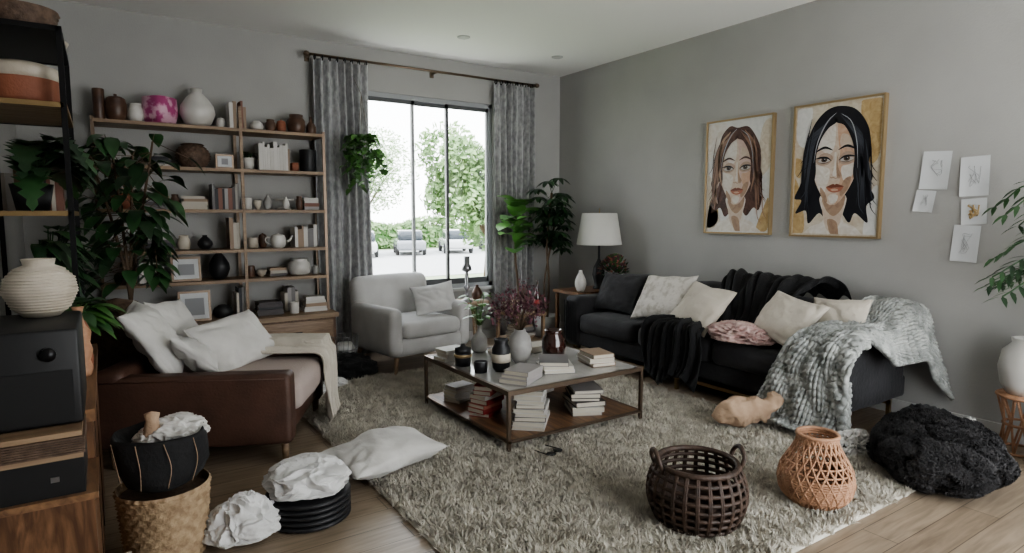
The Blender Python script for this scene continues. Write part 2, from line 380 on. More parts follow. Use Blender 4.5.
px+=.012*np.sin(py*40)*(np.abs(px)>1.1);py+=.012*np.sin(px*37)*(py<-1.7)
cl=np.array([noise.noise(Vector((a*12,b_*12,0))) for a,b_ in zip(px,py)])
lx=np.array([noise.noise(Vector((a*16,b_*16,9))) for a,b_ in zip(px,py)]);ly_=np.array([noise.noise(Vector((a*16,b_*16,19))) for a,b_ in zip(px,py)])
P=np.stack([px,py,np.full(n,.010)+cl*.012],1);Nn=np.stack([lx*2.2,ly_*2.2,np.ones(n)],1);Nn/=np.linalg.norm(Nn,axis=1)[:,None]
lo=(rx0-2.3,ry0-3.2,.0);hi=(rx1-2.3,ry1-3.2,.012)
bv=[(lo[0],lo[1],0.002),(hi[0],lo[1],.002),(hi[0],hi[1],.002),(lo[0],hi[1],.002),(lo[0],lo[1],.010),(hi[0],lo[1],.010),(hi[0],hi[1],.010),(lo[0],hi[1],.010)]
bf=[(4,5,6,7),(0,1,5,4),(1,2,6,5),(2,3,7,6),(3,0,4,7)]
rug=tufts('shag_rug',P,Nn,.036,.0055,rugm,2,1.0,(bv,bf));rug.location=(2.3,3.2,0)
RT=.03
# ------------------------------------------------------------------ dark sofa
b=B()
b.soft((3.76,2.0,.15),(4.58,4.72,.31),.03,velvet,n=6,nz=.006)
b.soft((4.36,2.0,.28),(4.60,4.72,.77),.08,velvet,n=6,nz=.012)
for i in range(3):
    y0=2.22+i*.77;b.soft((3.72,y0+.005,.29),(4.40,y0+.765,.47),.06,velvet,n=6,bulge=(.03,0,.12),nz=.014,ns=7,seed=i)
    b.soft((4.13,y0+.01,.45),(4.42,y0+.76,.83 if i else .79),.10,velvet,T(4.28,0,.45)@RY(8)@T(-4.28,0,-.45),n=6,bulge=(.15,0,.05),nz=.02,ns=6,seed=i+5)
for y0,y1 in ((2.0,2.21),(4.52,4.75)):
    b.soft((3.73,y0,.14),(4.58,y1,.62),.06,velvet,n=6,nz=.01,seed=y0)
for k in range(7): b.tube([(3.725,4.545+k*.029,.2),(3.725,4.545+k*.029,.58)],.004,throwb,5)
b.box((3.80,2.06,.09),(3.82,4.68,.115),brass);b.box((4.5,2.06,.09),(4.52,4.68,.115),brass)
for x in (3.80,4.50):
    for y in (2.06,3.35,4.64): b.box((x,y,0),(x+.025,y+.025,.16),brass)
b.done('charcoal_sofa')
def pil(name,x,y,z,w,h,t,mat,yaw=0,tilt=-65,spin=0,seed=1,wr=.018):
    b=B();b.pillow(w,h,t,mat,RZ(yaw)@RY(tilt)@RZ(spin),seed,wr=wr);return b.done(name,(x,y,z))
pil('throw_pillow',4.05,4.30,.67,.40,.54,.16,velvet,5,-62,0,1)
pil('throw_pillow',4.02,3.72,.69,.44,.58,.17,patfab,-4,-56,6,2)
pil('throw_pillow',3.92,3.24,.67,.42,.50,.18,beigefab,-10,-52,-6,3)
pil('throw_pillow',3.96,2.52,.67,.38,.50,.17,beigefab,-12,-52,-8,4)
pil('throw_pillow',4.14,2.26,.70,.30,.40,.13,beigefab,0,-60,4,5)
def drape(name,pos,ns,nt,mat,disp=None,thick=.01):
    V=[[pos(i/(ns-1),j/(nt-1)) for j in range(nt)] for i in range(ns)]
    vs=[]
    for i in range(ns):
        for j in range(nt):
            a=V[min(i+1,ns-1)][j]-V[max(i-1,0)][j];c=V[i][min(j+1,nt-1)]-V[i][max(j-1,0)]
            nn=a.cross(c);nn=nn.normalized() if nn.length>1e-9 else Vector((0,0,1))
            d=disp(i/(ns-1),j/(nt-1)) if disp else 0
            vs.append(V[i][j]+nn*d)
    F=[(i*nt+j,(i+1)*nt+j,(i+1)*nt+j+1,i*nt+j+1) for i in range(ns-1) for j in range(nt-1)]
    b=B();b.add(vs,F,mat,True);return b.done(name,mod=thick)
path=cr_spline([(3.52,0,.05),(3.62,0,.07),(3.655,0,.25),(3.67,0,.48),(3.74,0,.63),(3.92,0,.65),(4.12,0,.655),(4.24,0,.70),(4.34,0,.78),(4.48,0,.79),(4.59,0,.77)],281)
def kpos(s,t):
    q=path[int(round(s*280))];x,z=q.x,q.z
    yf=2.48-.38*s+.05*math.sin(s*9)
    hang=.02+(.06 if s<.5 else 0)+.62*max(0,(s-.52)/.48)**1.1+.04*math.sin(s*13)
    y_end=1.95;Ltot=(yf-y_end)+hang;tau=t*Ltot
    fold=.022*math.sin(s*19+t*5)+.018*math.sin(t*22+s*6)
    if tau<yf-y_end: y=yf-tau;zz=z
    else:
        e=tau-(yf-y_end);y=y_end-.03-.30*e-.03*math.sin(s*25)*min(1,e*6);zz=z-e*.90
        if zz<.05: y-=.05-zz;zz=.05
    return Vector((x-abs(fold) if x<3.7 else x,y,max(.05,zz+abs(fold)*.8)))
def kn(s,t):
    c=t*17;r=s*40;fc=c-math.floor(c);tri=abs(fc-.5)*2
    rr=r+tri*.55;fr=rr-math.floor(rr)
    return .030*(max(0,math.sin(pi*((fc*2)%1))**.7))*(.40+.60*math.sin(pi*fr)**.6)
drape('chunky_knit_blanket',kpos,281,170,knit,lambda s,t:-kn(s,t) ,.012)
p2=cr_spline([(3.60,0,.06),(3.635,0,.14),(3.645,0,.30),(3.66,0,.48),(3.78,0,.525),(4.0,0,.53),(4.1,0,.57)],60)
def bt(s,t):
    q=p2[int(round(s*59))];w=.50+.14*math.sin(s*5)-.12*s;y=3.25+(t-.5)*w+.04*s
    f=.028*math.sin(t*26+s*4)+.018*math.sin(t*55+s*9)
    return Vector((q.x-abs(f)-.012*(1-s),y,q.z+abs(f)+.10*(1-s)*abs(math.sin(t*4.1+.3))))
drape('black_throw_blanket',bt,60,80,throwb,None,.01)
p3=cr_spline([(4.60,0,.74),(4.56,0,.82),(4.42,0,.89),(4.28,0,.87),(4.17,0,.77),(4.08,0,.60),(3.98,0,.52)],60)
def bt2(s,t):
    q=p3[int(round(s*59))];y=2.90+(t-.5)*(1.0-.5*s);f=.03*math.sin(t*22+s*6)+.02*math.sin(t*43+s*7)+.03*noise.noise(Vector((t*6,s*5,3)))
    return Vector((q.x-abs(f)*.6,y,q.z+abs(f)+.015))
drape('black_throw_blanket',bt2,60,100,throwb,None,.01)
def crumple(name,x,y,z,rx,ry,rz,mat,seed=0,sub=5,amp=.3,smooth=False,yaw=0,f1=1.7,f2=4.0,warp=.35):
    o=Vector((seed*5.3,seed*1.7,seed*.9))
    bm=bmesh.new();bmesh.ops.create_icosphere(bm,subdivisions=sub,radius=1)
    for v in bm.verts:
        p=v.co.copy();wp=p+noise.noise_vector(p*1.8+o)*warp
        d1=noise.voronoi(wp*f1+o)[0];d2=noise.voronoi(wp*f2+o*2)[0]
        a=1-min(1,(d1[1]-d1[0])*1.1);a2=1-min(1,(d2[1]-d2[0])*1.1)
        dd=1+amp*(a-.6)+amp*.32*(a2-.5)+.22*noise.noise(p*1.3+o)
        v.co=Vector((p.x*rx*dd,p.y*ry*dd,(p.z*rz*dd if p.z>0 else p.z*rz*.3*dd)))
    mz=min(v.co.z for v in bm.verts)
    for v in bm.verts: v.co.z-=mz
    b=B();bm.verts.index_update();b.add([v.co for v in bm.verts],[[w.index for w in f.verts] for f in bm.faces],mat,smooth);bm.free()
    return b.done(name,(x,y,z),yaw)
crumple('pink_scarf',3.86,2.80,.48,.17,.22,.085,pinkfab,3,6,.55,True,f1=2.2,f2=5,warp=.8)
pts=cr_spline([(-.22,.02,.05),(-.12,0,.06),(0,.01,.07),(.10,0,.09),(.15,.01,.13),(.18,.02,.17)],40)
rad=[.02+.055*math.sin(pi*min(1,i/39*1.0)**.6)+.03*(i/39) for i in range(40)];rad[-1]=.03;rad[0]=.012
tb=B();tb.tube(pts,rad,tanfab,32)
def tw(v):
    v=Vector(v);d=noise.voronoi(v*14)[0];return v+noise.noise_vector(v*9)*.03+Vector((0,0,1))*(.5-min(1,(d[1]-d[0])*1.5))*.02+noise.noise_vector(v*30)*.01
tb.v=[tuple(tw(v)) for v in tb.v]
mz=min(v[2] for v in tb.v);tb.v=[(a,b_,c-mz) for a,b_,c in tb.v];tb.done('stuffed_cloth_toy',(3.44,2.42,RT),-35)
# ------------------------------------------------------------------ coffee table
b=B();x0,x1,y0,y1=1.90,2.98,2.92,4.04;t=.020;zt=.385
b.box((x0+t,y0+t,zt-.022),(x1-t,y1-t,zt),stone)
for (xa,xb,yc,yd) in ((x0,x1,y0,y0+t),(x0,x1,y1-t,y1),(x0,x0+t,y0+t,y1-t),(x1-t,x1,y0+t,y1-t)):
    b.box((xa,yc,zt-.026),(xb,yd,zt+.002),bronze);b.box((xa,yc,.075),(xb,yd,.09),bronze)
b.box((x0+t,y0+t,.078),(x1-t,y1-t,.09),walnutH)
for xa in (x0,x1-t):
    for ya_ in (y0,y1-t): b.box((xa,ya_,.03),(xa+t,ya_+t,zt-.026),bronze)
b.done('coffee_table')
ZT=.388;ZS=.092
lt=[books_m[0],books_m[1],books_m[6],books_m[1]]
stack('book_stack',2.02,3.84,ZT,3,.2,.15,lt,20)
stack('book_stack',2.12,3.10,ZT,3,.24,.18,[books_m[8],books_m[0],books_m[1]],35,6)
stack('book_stack',2.45,3.20,ZT,3,.26,.2,[books_m[0],books_m[3],books_m[1]],60,8)
stack('book_stack',2.78,3.18,ZT,3,.24,.18,[books_m[6],books_m[5],books_m[1]],75,8)
stack('book_stack',2.70,3.75,ZT,2,.24,.18,lt,10)
stack('book_stack',2.07,3.82,ZS,5,.2,.15,lt+[books_m[3]],15)
stack('book_stack',2.06,3.44,ZS,7,.2,.15,[redb,redb2,books_m[1],redb],30,hh=(.025,.036))
stack('book_stack',2.19,3.10,ZS,9,.27,.20,[books_m[0],books_m[1],books_m[7],books_m[1]],50,6,hh=(.02,.032),shrink=.015)
stack('book_stack',2.64,3.13,ZS,6,.27,.21,[books_m[0],books_m[7],books_m[8],books_m[1]],65,8,shrink=.01)
stack('book_stack',2.60,3.68,ZS,5,.27,.21,lt,15,8)
b=B();b.lathe(prof('round',.085,.23),greyc)
rr=random.Random(5)
for i in range(46):
    a=rr.uniform(0,2*pi);s=rr.uniform(.05,.24);h=rr.uniform(.36,.56)*(1-.4*s)
    top=Vector((s*math.cos(a),s*math.sin(a),h));b.tube([(0,0,.2),(top.x*.35,top.y*.35,.2+(h-.2)*.5),tuple(top)],.0016,stemm,4)
    for k in range(14):
        p=top*rr.uniform(.78,1.05)+Vector((rr.gauss(0,.014),rr.gauss(0,.014),rr.gauss(0,.014)))
        b.leaf(p,(rr.gauss(0,1),rr.gauss(0,1),rr.gauss(.3,1)),.032,.018,purp,0,3)
b.done('dried_flower_vase',(2.36,3.48,ZT))
b=B();b.lathe(prof('jar',.062,.21),blackc,seg=28);b.lathe([(.0585,.06),(.0635,.062),(.063,.115),(.058,.117)],cream);b.done('banded_vase',(2.13,3.36,ZT))
vase('amber_vase',2.62,3.44,ZT,.085,.21,'jar',amber)
b=B();b.lathe(prof('cyl',.055,.09),blackc);b.lathe([(.057,.06),(.060,.062),(.060,.078),(.056,.08)],gold);b.lathe([(0,.09),(.055,.09),(.055,.12),(.02,.13),(.012,.15),(0,.15)],blackc);b.done('lidded_jar',(1.99,3.62,ZT))
b=B();b.lathe(prof('cyl',.045,.07),blackc);b.done('candle_cup',(2.0,3.40,ZT))
b=B();b.lathe(prof('bottle',.06,.20),greyc)
for i in range(26):
    a=rr.uniform(0,6.28);s=rr.uniform(.2,1);top=Vector((.08*s*math.cos(a),.08*s*math.sin(a),.24+.19*rr.random()))
    b.tube([(0,0,.18),tuple(top)],.002,gl,4);b.leaf(top,(math.cos(a),math.sin(a),.5),.10,.055,gb,.5,5)
b.done('leafy_vase',(2.30,3.93,ZT))
b=B();b.lathe(prof('bowl',.05,.05),cream);b.done('small_bowl',(2.30,3.72,ZT))
b=B()
for sx in (-.035,.035): b.lathe([(0,0),(.026,0),(.028,.004),(0,.006)],blackg,T(sx,0,.004),16)
b.box((-.012,-.003,.004),(.012,.003,.009),blackg);b.tube([(-.06,0,.006),(-.055,.1,.01)],.003,blackg);b.tube([(.06,0,.006),(.05,.1,.01)],.003,blackg)
b.done('sunglasses',(2.10,2.74,RT+.010),20)
# ------------------------------------------------------------------ armchair
b=B();W,D=.86,.80
b.soft((-W/2+.02,-D/2+.04,.17),(W/2-.02,D/2-.02,.34),.05,greyfab,n=5)
b.soft((-W/2+.12,-D/2,.32),(W/2-.12,D/2-.2,.47),.06,greyfab,n=6,bulge=(0,.02,.12),nz=.006)
b.soft((-W/2+.02,D/2-.22,.25),(W/2-.02,D/2-.03,.83),.08,greyfab,T(0,D/2-.12,.3)@RX(-9)@T(0,-D/2+.12,-.3),n=6,bulge=(0,.10,.03))
for sx in (-1,1):
    b.soft((sx*(W/2-.06)-.065,-D/2+.02,.18),(sx*(W/2-.06)+.065,D/2-.05,.60),.06,greyfab,n=5,bulge=(.1,0,0))
    for sy in (-1,1): b.tube([(sx*.34,sy*.30,.18),(sx*.385,sy*.345,0)],[.024,.012],oak,10)
b.done('armchair',(2.36,5.32,0),10)
pil('throw_pillow',2.58,5.24,.62,.30,.42,.13,greyfab,74,-58,8,8,.012)
# ------------------------------------------------------------------ side tables and corner
b=B();b.lathe([(0,.50),(.2,.50),(.205,.515),(.2,.53),(0,.53)],oak,seg=32)
for k in range(3): a=k*2.09+.4;b.tube([(.08*math.cos(a),.08*math.sin(a),.5),(.17*math.cos(a),.17*math.sin(a),0)],.013,oak,8)
b.done('round_side_table',(3.08,5.46,0))
b=B();b.lathe([(0,0),(.06,0),(.06,.015),(.02,.03),(.014,.12),(.035,.15),(.014,.18),(.02,.26),(.012,.3),(.05,.32),(.045,.36),(.03,.38),(.03,.46),(0,.46)],chrome);b.done('candlestick',(3.03,5.42,.53))
vase('stoneware_vase',3.17,5.46,.53,.055,.16,'bulb',brownc)
b=B();b.box((3.32,4.95,.40),(3.68,5.36,.43),oak)
for x in (3.33,3.64):
    for y in (4.96,5.32): b.box((x,y,0),(x+.03,y+.03,.40),oak)
b.box((3.34,4.97,.14),(3.66,5.34,.16),oak);b.done('low_side_table')
stack('book_stack',3.44,5.2,.43,4,.20,.16,[books_m[1],books_m[3],books_m[5]],10)
stack('book_stack',3.50,5.16,.16,5,.24,.2,None,10)
b=B();b.lathe(prof('bottle',.035,.32),amber);b.lathe([(.036,.06),(.037,.06),(.037,.13),(.036,.13)],redb);b.done('wine_bottle',(3.62,5.03,.43))
vase('amber_bottle',3.61,5.27,.43,.04,.22,'bottle',brownc)
vase('white_jar',3.42,5.02,.43,.05,.11,'jar',white)
b=B();b.box((3.96,4.79,.59),(4.61,5.22,.62),walnutH)
for x in (3.98,4.56):
    for y in (4.81,5.17): b.box((x,y,0),(x+.03,y+.03,.59),walnut)
b.done('end_table')
b=B();b.lathe([(0,0),(.06,0),(.06,.015),(.04,.03),(.05,.08),(.07,.15),(.055,.23),(.025,.29),(.012,.32),(.012,.60),(0,.60)],blackc)
b.lathe([(.24,.47),(.185,.80),(.182,.80),(.237,.47)],shade,seg=40);b.tube([(-.183,0,.78),(.183,0,.78)],.003,brass);b.tube([(0,-.183,.78),(0,.183,.78)],.003,brass);b.tube([(0,0,.58),(0,0,.85)],.006,brass)
b.done('table_lamp',(4.39,4.98,.62))
vase('white_bottle_vase',4.05,4.87,.62,.06,.22,'bulb',white)
b=B();b.lathe([(0,0),(.06,0),(.085,.10),(.09,.17),(.08,.17),(.07,.1),(0,.08)],greyc)
rr=random.Random(9)
for i in range(300):
    a=rr.uniform(0,6.28);e=rr.uniform(.0,1.5);p=Vector((.20*math.cos(a)*math.cos(e),.12*math.sin(a)*math.cos(e)-.03,.18+.20*math.sin(e)))
    if p.x>.10: p.x*=.55
    b.leaf(p*.9,(min(p.x,.02),p.y*.6,p.z-.12),.06,.038,rr.choice([gm,purp,gl,redb2,purp,gm]),.3,3)
b.done('flower_bowl',(4.46,4.83,.62))
def potf(b,r,h,mat): b.lathe([(0,0),(r*.75,0),(r,h),(r*.92,h),(r*.9,h*.9),(0,h*.88)],mat);
b=B();potf(b,.15,.30,greyc)
rr=random.Random(21)
tr=cr_spline([(0,0,.27),(.02,0,.7),(-.01,.0,1.1),(.03,-.03,1.64)],20);b.tube(tr,.012,stemm,8)
tr2=cr_spline([(0,0,.27),(-.03,.02,.6),(.05,.03,1.0),(.13,.0,1.45)],20);b.tube(tr2,.01,stemm,8)
for i in range(50):
    tt=rr.choice([tr,tr2]);q=tt[rr.randint(11,19)];a=rr.uniform(0,6.28);l=rr.uniform(.06,.2)
    c=q+Vector((l*math.cos(a),l*math.sin(a),rr.uniform(0,.16)));b.tube([tuple(q),tuple(c)],.003,gm,4)
    for k in range(8):
        aa=2*pi*k/8+a;b.leaf(c,(math.cos(aa),math.sin(aa),-.15),rr.uniform(.11,.16),.055,rr.choice([gd,gd,gm]),.35,4)
b.done('umbrella_tree',(4.06,5.45,0))
b=B();potf(b,.11,.26,blackc)
tr=cr_spline([(0,0,.22),(.02,0,.6),(-.02,.0,1.0),(0,0,1.50)],20);b.tube(tr,.012,stemm,8)
for i in range(38):
    q=tr[rr.randint(12,19)];a=rr.uniform(pi-.3,2*pi+.5);b.leaf(q,(math.cos(a),math.sin(a)*.8,rr.uniform(.1,1.3)),rr.uniform(.22,.31),.20,rr.choice([gb,gb,gl]),.35,7,'fid')
b.done('fiddle_leaf_fig',(3.70,5.52,0))
b=B();b.lathe(prof('bowl',.06,.07),greyc,T(0,0,.42))
for k in range(3): a=k*2.09;b.tube([(.055*math.cos(a),.055*math.sin(a),.48),(0,0,.9),(0,.25,1.13)],.002,stemm,4)
for i in range(24):
    a=rr.uniform(0,6.28);l=rr.uniform(.12,.48);pts=cr_spline([(0,0,.47),(.09*math.cos(a),.09*math.sin(a),.53),(.15*math.cos(a),.11*math.sin(a),.47-l*.4),(.16*math.cos(a)+.05,.11*math.sin(a),.47-l)],10)
    b.tube(pts,.002,gl,4)
    for q in pts[1:]: b.leaf(q,(rr.gauss(0,1),rr.gauss(0,1)-.4,rr.uniform(-.3,.3)),.085,.065,rr.choice([gb,gl,gl]),.5,4)
b.done('hanging_pothos',(2.05,5.62,1.60))
# ------------------------------------------------------------------ paintings
def flatw(b,pts,lay,mat,fr,smooth=True):
    yh,yl,z0,z1=fr
    P=[(a,c,0) for a,c in pts]
    if smooth:
        n=len(P);out=[]
        for i in range(n):
            a,b_,c,d=[Vector(P[(i+k)%n]) for k in (-1,0,1,2)]
            for k in range(6):
                t=k/6;out.append(.5*((2*b_)+(c-a)*t+(2*a-5*b_+4*c-d)*t*t+(3*b_-a-3*c+d)*t**3))
        P=out
    x=XR-.028-lay*.0005
    V=[(x,yh-(yh-yl)*min(.985,max(.015,p[0])),z0+(z1-z0)*min(.988,max(.012,p[1]))) for p in P]
    b.add(V,[list(range(len(V)))],mat)
def stroke(pts,w):
    P=cr_spline([(a,c,0) for a,c in pts],14);l=[];r=[]
    for i,p in enumerate(P):
        d=(P[min(i+1,13)]-P[max(i-1,0)]).normalized();n=Vector((-d.y,d.x,0));ww=w*(.2+.8*math.sin(pi*i/13))
        l.append(((p+n*ww).x,(p+n*ww).y));r.append(((p-n*ww).x,(p-n*ww).y))
    return l+r[::-1]
PT=lambda n,c,c2=None:M('paint_'+n,c,.28,coat=.3,col2=c2,vs=16,dist=1.5)
pc=dict(cream=PT('cream',(.48,.41,.32),(.58,.53,.45)),must=PT('mustard',(.38,.26,.12),(.50,.37,.20)),black=PT('black',(.012,.012,.016)),skin=PT('skin',(.50,.40,.32),(.58,.49,.41)),
 light=PT('light',(.56,.51,.45),(.64,.61,.57)),tan=PT('tan',(.30,.20,.14),(.40,.28,.20)),lip=PT('lip',(.38,.15,.10)),lipd=PT('lip_dark',(.20,.075,.05)),aub=PT('auburn',(.05,.025,.02),(.12,.06,.045)),aub2=PT('auburn_light',(.28,.17,.12)),
 wht=PT('white',(.56,.56,.54),(.63,.62,.60)),eyew=PT('eye_white',(.46,.44,.41)),iris=PT('iris',(.10,.07,.05)),peach=PT('peach',(.48,.31,.22),(.55,.39,.29)),lid=PT('eyelid',(.36,.26,.20),(.42,.32,.26)),grs=PT('hair_gloss',(.06,.065,.08)),gry=PT('grey_streak',(.35,.36,.38)),pink=PT('pink',(.50,.37,.32),(.57,.44,.39)))
def portrait(name,fr,hair,hair2,bg,patches,dx,tall,seed):
    yh,yl,z0,z1=fr;b=B();e=.014
    b.box((XR-.028,yl,z0),(XR-.002,yh,z1),bg)
    for (a0,a1,c0,c1) in ((yl-e,yh+e,z1,z1+e),(yl-e,yh+e,z0-e,z0),(yl-e,yl,z0,z1),(yh,yh+e,z0,z1)):
        b.box((XR-.042,a0,c0),(XR-.001,a1,c1),gold)
    for pts,m in patches: flatw(b,pts,1,m,fr,True)
    sx=1.24;D0=lambda L_:[(.5+(a-.5)*1.0+dx,c) for a,c in L_]
    D=lambda L_:[(.5+(a-.5)*sx+dx,.55+(c-.55)*tall) for a,c in L_]
    rq=random.Random(seed)
    if seed==1: outer=[(.5,.93),(.38,.95),(.26,.88),(.20,.76),(.13,.66),(.17,.55),(.09,.45),(.14,.36),(.08,.26),(.18,.20),(.26,.22),(.34,.14),(.44,.2),(.5,.22),(.6,.2),(.68,.15),(.78,.22),(.86,.20),(.90,.30),(.84,.38),(.90,.48),(.85,.60),(.86,.72),(.78,.84),(.66,.93)]
    else: outer=[(.5,.97),(.36,.94),(.23,.84),(.15,.68),(.16,.52),(.10,.40),(.03,.29),(.12,.27),(.05,.17),(.18,.19),(.22,.09),(.34,.17),(.42,.14),(.5,.22),(.6,.18),(.70,.10),(.76,.17),(.90,.10),(.88,.22),(.96,.28),(.91,.36),(.93,.44),(.88,.52),(.90,.62),(.88,.74),(.84,.82),(.76,.90),(.66,.95)]
    flatw(b,D0(outer),2,hair,fr)
    flatw(b,D([(.38,.30),(.42,.12),(.26,.04),(.10,-.2),(.5,-.25),(.95,-.2),(.74,.05),(.60,.12),(.62,.30)]),3,pc['light'],fr)
    flatw(b,D([(.41,.31),(.43,.1),(.5,.02),(.58,.1),(.60,.31)]),4,pc['skin'],fr)
    flatw(b,D([(.41,.30),(.44,.2),(.52,.15),(.60,.22),(.60,.32)]),5,pc['tan'],fr)
    flatw(b,D([(.46,.12),(.5,.0),(.57,-.05),(.55,.10)]),6,pc['tan'],fr)
    flatw(b,D([(.5,.85),(.61,.82),(.69,.71),(.71,.57),(.69,.44),(.62,.32),(.545,.245),(.50,.235),(.455,.245),(.375,.33),(.315,.44),(.29,.58),(.315,.73),(.40,.82)]),6,pc['skin'],fr)
    flatw(b,D([(.52,.84),(.61,.81),(.685,.70),(.705,.57),(.685,.44),(.62,.33),(.55,.25),(.52,.245),(.54,.33),(.56,.42),(.535,.50),(.55,.60),(.53,.72)]),7,pc['peach' if seed==2 else 'pink'],fr)
    flatw(b,D([(.49,.84),(.50,.70),(.46,.62),(.36,.66),(.33,.72),(.41,.815)]),7,pc['light'],fr)
    flatw(b,D([(.305,.54),(.40,.525),(.46,.50),(.455,.42),(.43,.36),(.41,.30),(.36,.36),(.315,.45)]),7,pc['light'],fr)
    flatw(b,D([(.56,.76),(.63,.74),(.675,.66),(.60,.655),(.55,.68)]),8,pc['skin'],fr)
    flatw(b,D([(.57,.515),(.63,.53),(.69,.54),(.68,.47),(.63,.40),(.585,.43)]),8,pc['light' if seed==2 else 'peach'],fr)
    flatw(b,D([(.60,.42),(.66,.44),(.64,.36),(.58,.30),(.565,.34)]),9,pc['tan'],fr)
    flatw(b,D([(.46,.30),(.50,.315),(.55,.30),(.53,.25),(.48,.25)]),8,pc['light'],fr)
    flatw(b,D([(.38,.37),(.43,.32),(.45,.255),(.39,.30)]),8,pc['tan'],fr)
    flatw(b,D([(.54,.63),(.53,.56),(.548,.50),(.575,.455),(.55,.432),(.53,.45),(.522,.55)]),8,pc['tan'],fr)
    flatw(b,D([(.50,.62),(.518,.62),(.52,.52),(.525,.46),(.505,.45),(.49,.465),(.503,.53)]),9,pc['light'],fr)
    flatw(b,D([(.465,.450),(.478,.434),(.50,.437),(.52,.428),(.545,.436),(.565,.434),(.572,.450),(.56,.443),(.545,.444),(.52,.437),(.50,.446),(.48,.443)]),10,pc['lid'],fr)
    for ex in (.405,.615):
        o=-1 if ex<.5 else 1
        flatw(b,D([(ex-.078,.572),(ex-.03,.622),(ex+.03,.626),(ex+.082,.590),(ex+.04,.542),(ex-.04,.538)]),9,pc['lid'],fr)
        flatw(b,D([(ex-.058,.567),(ex-.025,.586),(ex+.025,.588),(ex+.062,.574),(ex+.025,.558),(ex-.025,.556)]),10,pc['eyew'],fr)
        flatw(b,D([(ex+.029*math.cos(k*pi/4),.576+.017*math.sin(k*pi/4)) for k in range(8)]),11,pc['iris'],fr)
        flatw(b,D([(ex+.014*math.cos(k*pi/4),.576+.010*math.sin(k*pi/4)) for k in range(8)]),12,pc['black'],fr)
        flatw(b,D([(ex+.006+.004*math.cos(k*pi/3),.582+.003*math.sin(k*pi/3)) for k in range(6)]),13,pc['wht'],fr)
        flatw(b,D(stroke([(ex-o*.070,.566),(ex-o*.03,.590),(ex+o*.03,.595),(ex+o*.088,.587)],.008)),14,pc['black'],fr,False)
        flatw(b,D(stroke([(ex-.06,.561),(ex,.551),(ex+.06,.564)],.0025)),14,pc['iris'],fr,False)
        flatw(b,D(stroke([(ex-o*.08,.645),(ex,.670),(ex+o*.09,.638)],.009)),14,hair,fr,False)
    flatw(b,D([(.435,.368),(.475,.385),(.503,.392),(.515,.385),(.53,.392),(.56,.385),(.60,.370),(.56,.364),(.515,.362),(.47,.362)]),10,pc['lipd'],fr)
    flatw(b,D([(.437,.367),(.48,.362),(.52,.360),(.56,.363),(.598,.368),(.57,.338),(.52,.326),(.47,.336)]),11,pc['lip'],fr)
    flatw(b,D([(.48,.352),(.53,.354),(.55,.343),(.50,.338)]),12,pc['peach'],fr)
    flatw(b,D([(.50,.885),(.505,.85),(.43,.81),(.36,.72),(.325,.60),(.33,.47),(.30,.36),(.25,.22),(.20,.30),(.19,.5),(.22,.7),(.30,.84),(.40,.89)]),15,hair,fr)
    flatw(b,D([(.50,.885),(.505,.85),(.58,.82),(.65,.72),(.685,.60),(.68,.46),(.72,.34),(.77,.22),(.81,.32),(.80,.5),(.80,.68),(.74,.83),(.62,.89)]),15,hair,fr)
    for k in range(9):
        q=.022*k
        flatw(b,D0(stroke([(.47-q,.90-q*.5),(.28-q*.5,.74),(.22-q*.4,.52),(.14+q*.5+rq.uniform(-.03,.03),.26-rq.uniform(0,.1))],.0045)),16,hair2,fr,False)
        flatw(b,D0(stroke([(.55+q,.90-q*.5),(.74+q*.4,.72),(.80+q*.2,.5),(.80+q*.5+rq.uniform(-.03,.03),.24-rq.uniform(0,.1))],.0045)),16,hair2,fr,False)
    for k in range(14):
        a=rq.choice([rq.uniform(.06,.22),rq.uniform(.78,.93)]);c=rq.uniform(.22,.7);o=-1 if a<.5 else 1
        flatw(b,D0(stroke([(a-o*.04,c+.2),(a,c+.05),(a+o*.02,c-.08),(a+o*.08,c-.14)],.007)),17,rq.choice([hair,hair,hair2]),fr,False)
    flatw(b,D0(stroke([(.50,.92),(.40,.86),(.30,.72),(.26,.56)],.007)),17,pc['gry'],fr,False)
    flatw(b,D0(stroke([(.56,.91),(.68,.84),(.75,.68),(.77,.5)],.005)),17,pc['gry'],fr,False)
    if seed==1:
        flatw(b,D0(stroke([(.40,.90),(.26,.80),(.22,.62),(.28,.42)],.022)),16,pc['tan'],fr,False)
        flatw(b,D0(stroke([(.62,.90),(.76,.78),(.80,.58),(.74,.36)],.020)),16,pc['aub2'],fr,False)
        flatw(b,D0(stroke([(.24,.46),(.17,.36),(.22,.26)],.02)),16,pc['pink'],fr,False)
    b.done(name)
portrait('portrait_painting',(3.775,3.13,1.25,2.215),pc['aub'],pc['aub2'],pc['wht'],[([(.0,.0),(.0,.5),(.14,.42),(.18,.2),(.3,.0)],pc['cream']),([(.0,.65),(.0,1),(.3,1),(.2,.8)],pc['light']),([(.8,.5),(1,.6),(1,.95),(.85,.9)],pc['cream']),([(.02,.05),(.08,.3),(.20,.22),(.18,.08)],pc['must']),([(.8,.0),(1,.05),(.98,.3),(.9,.2)],pc['must'])],-.02,.95,1)
portrait('portrait_painting',(2.925,2.265,1.245,2.235),pc['black'],pc['grs'],pc['cream'],[([(.76,.98),(.98,.98),(.98,.60),(.86,.56)],pc['must']),([(.0,.42),(.08,.36),(.16,.1),(.12,.0),(.0,.0)],pc['must']),([(.85,.0),(.99,.0),(.99,.35),(.9,.3)],pc['wht']),([(.02,.98),(.2,.98),(.14,.7),(.02,.75)],pc['wht']),([(.0,.6),(.1,.58),(.08,.45),(.0,.5)],pc['must']),([(.25,.0),(.4,.0),(.35,.06)],pc['must'])],-.01,1.0,2)
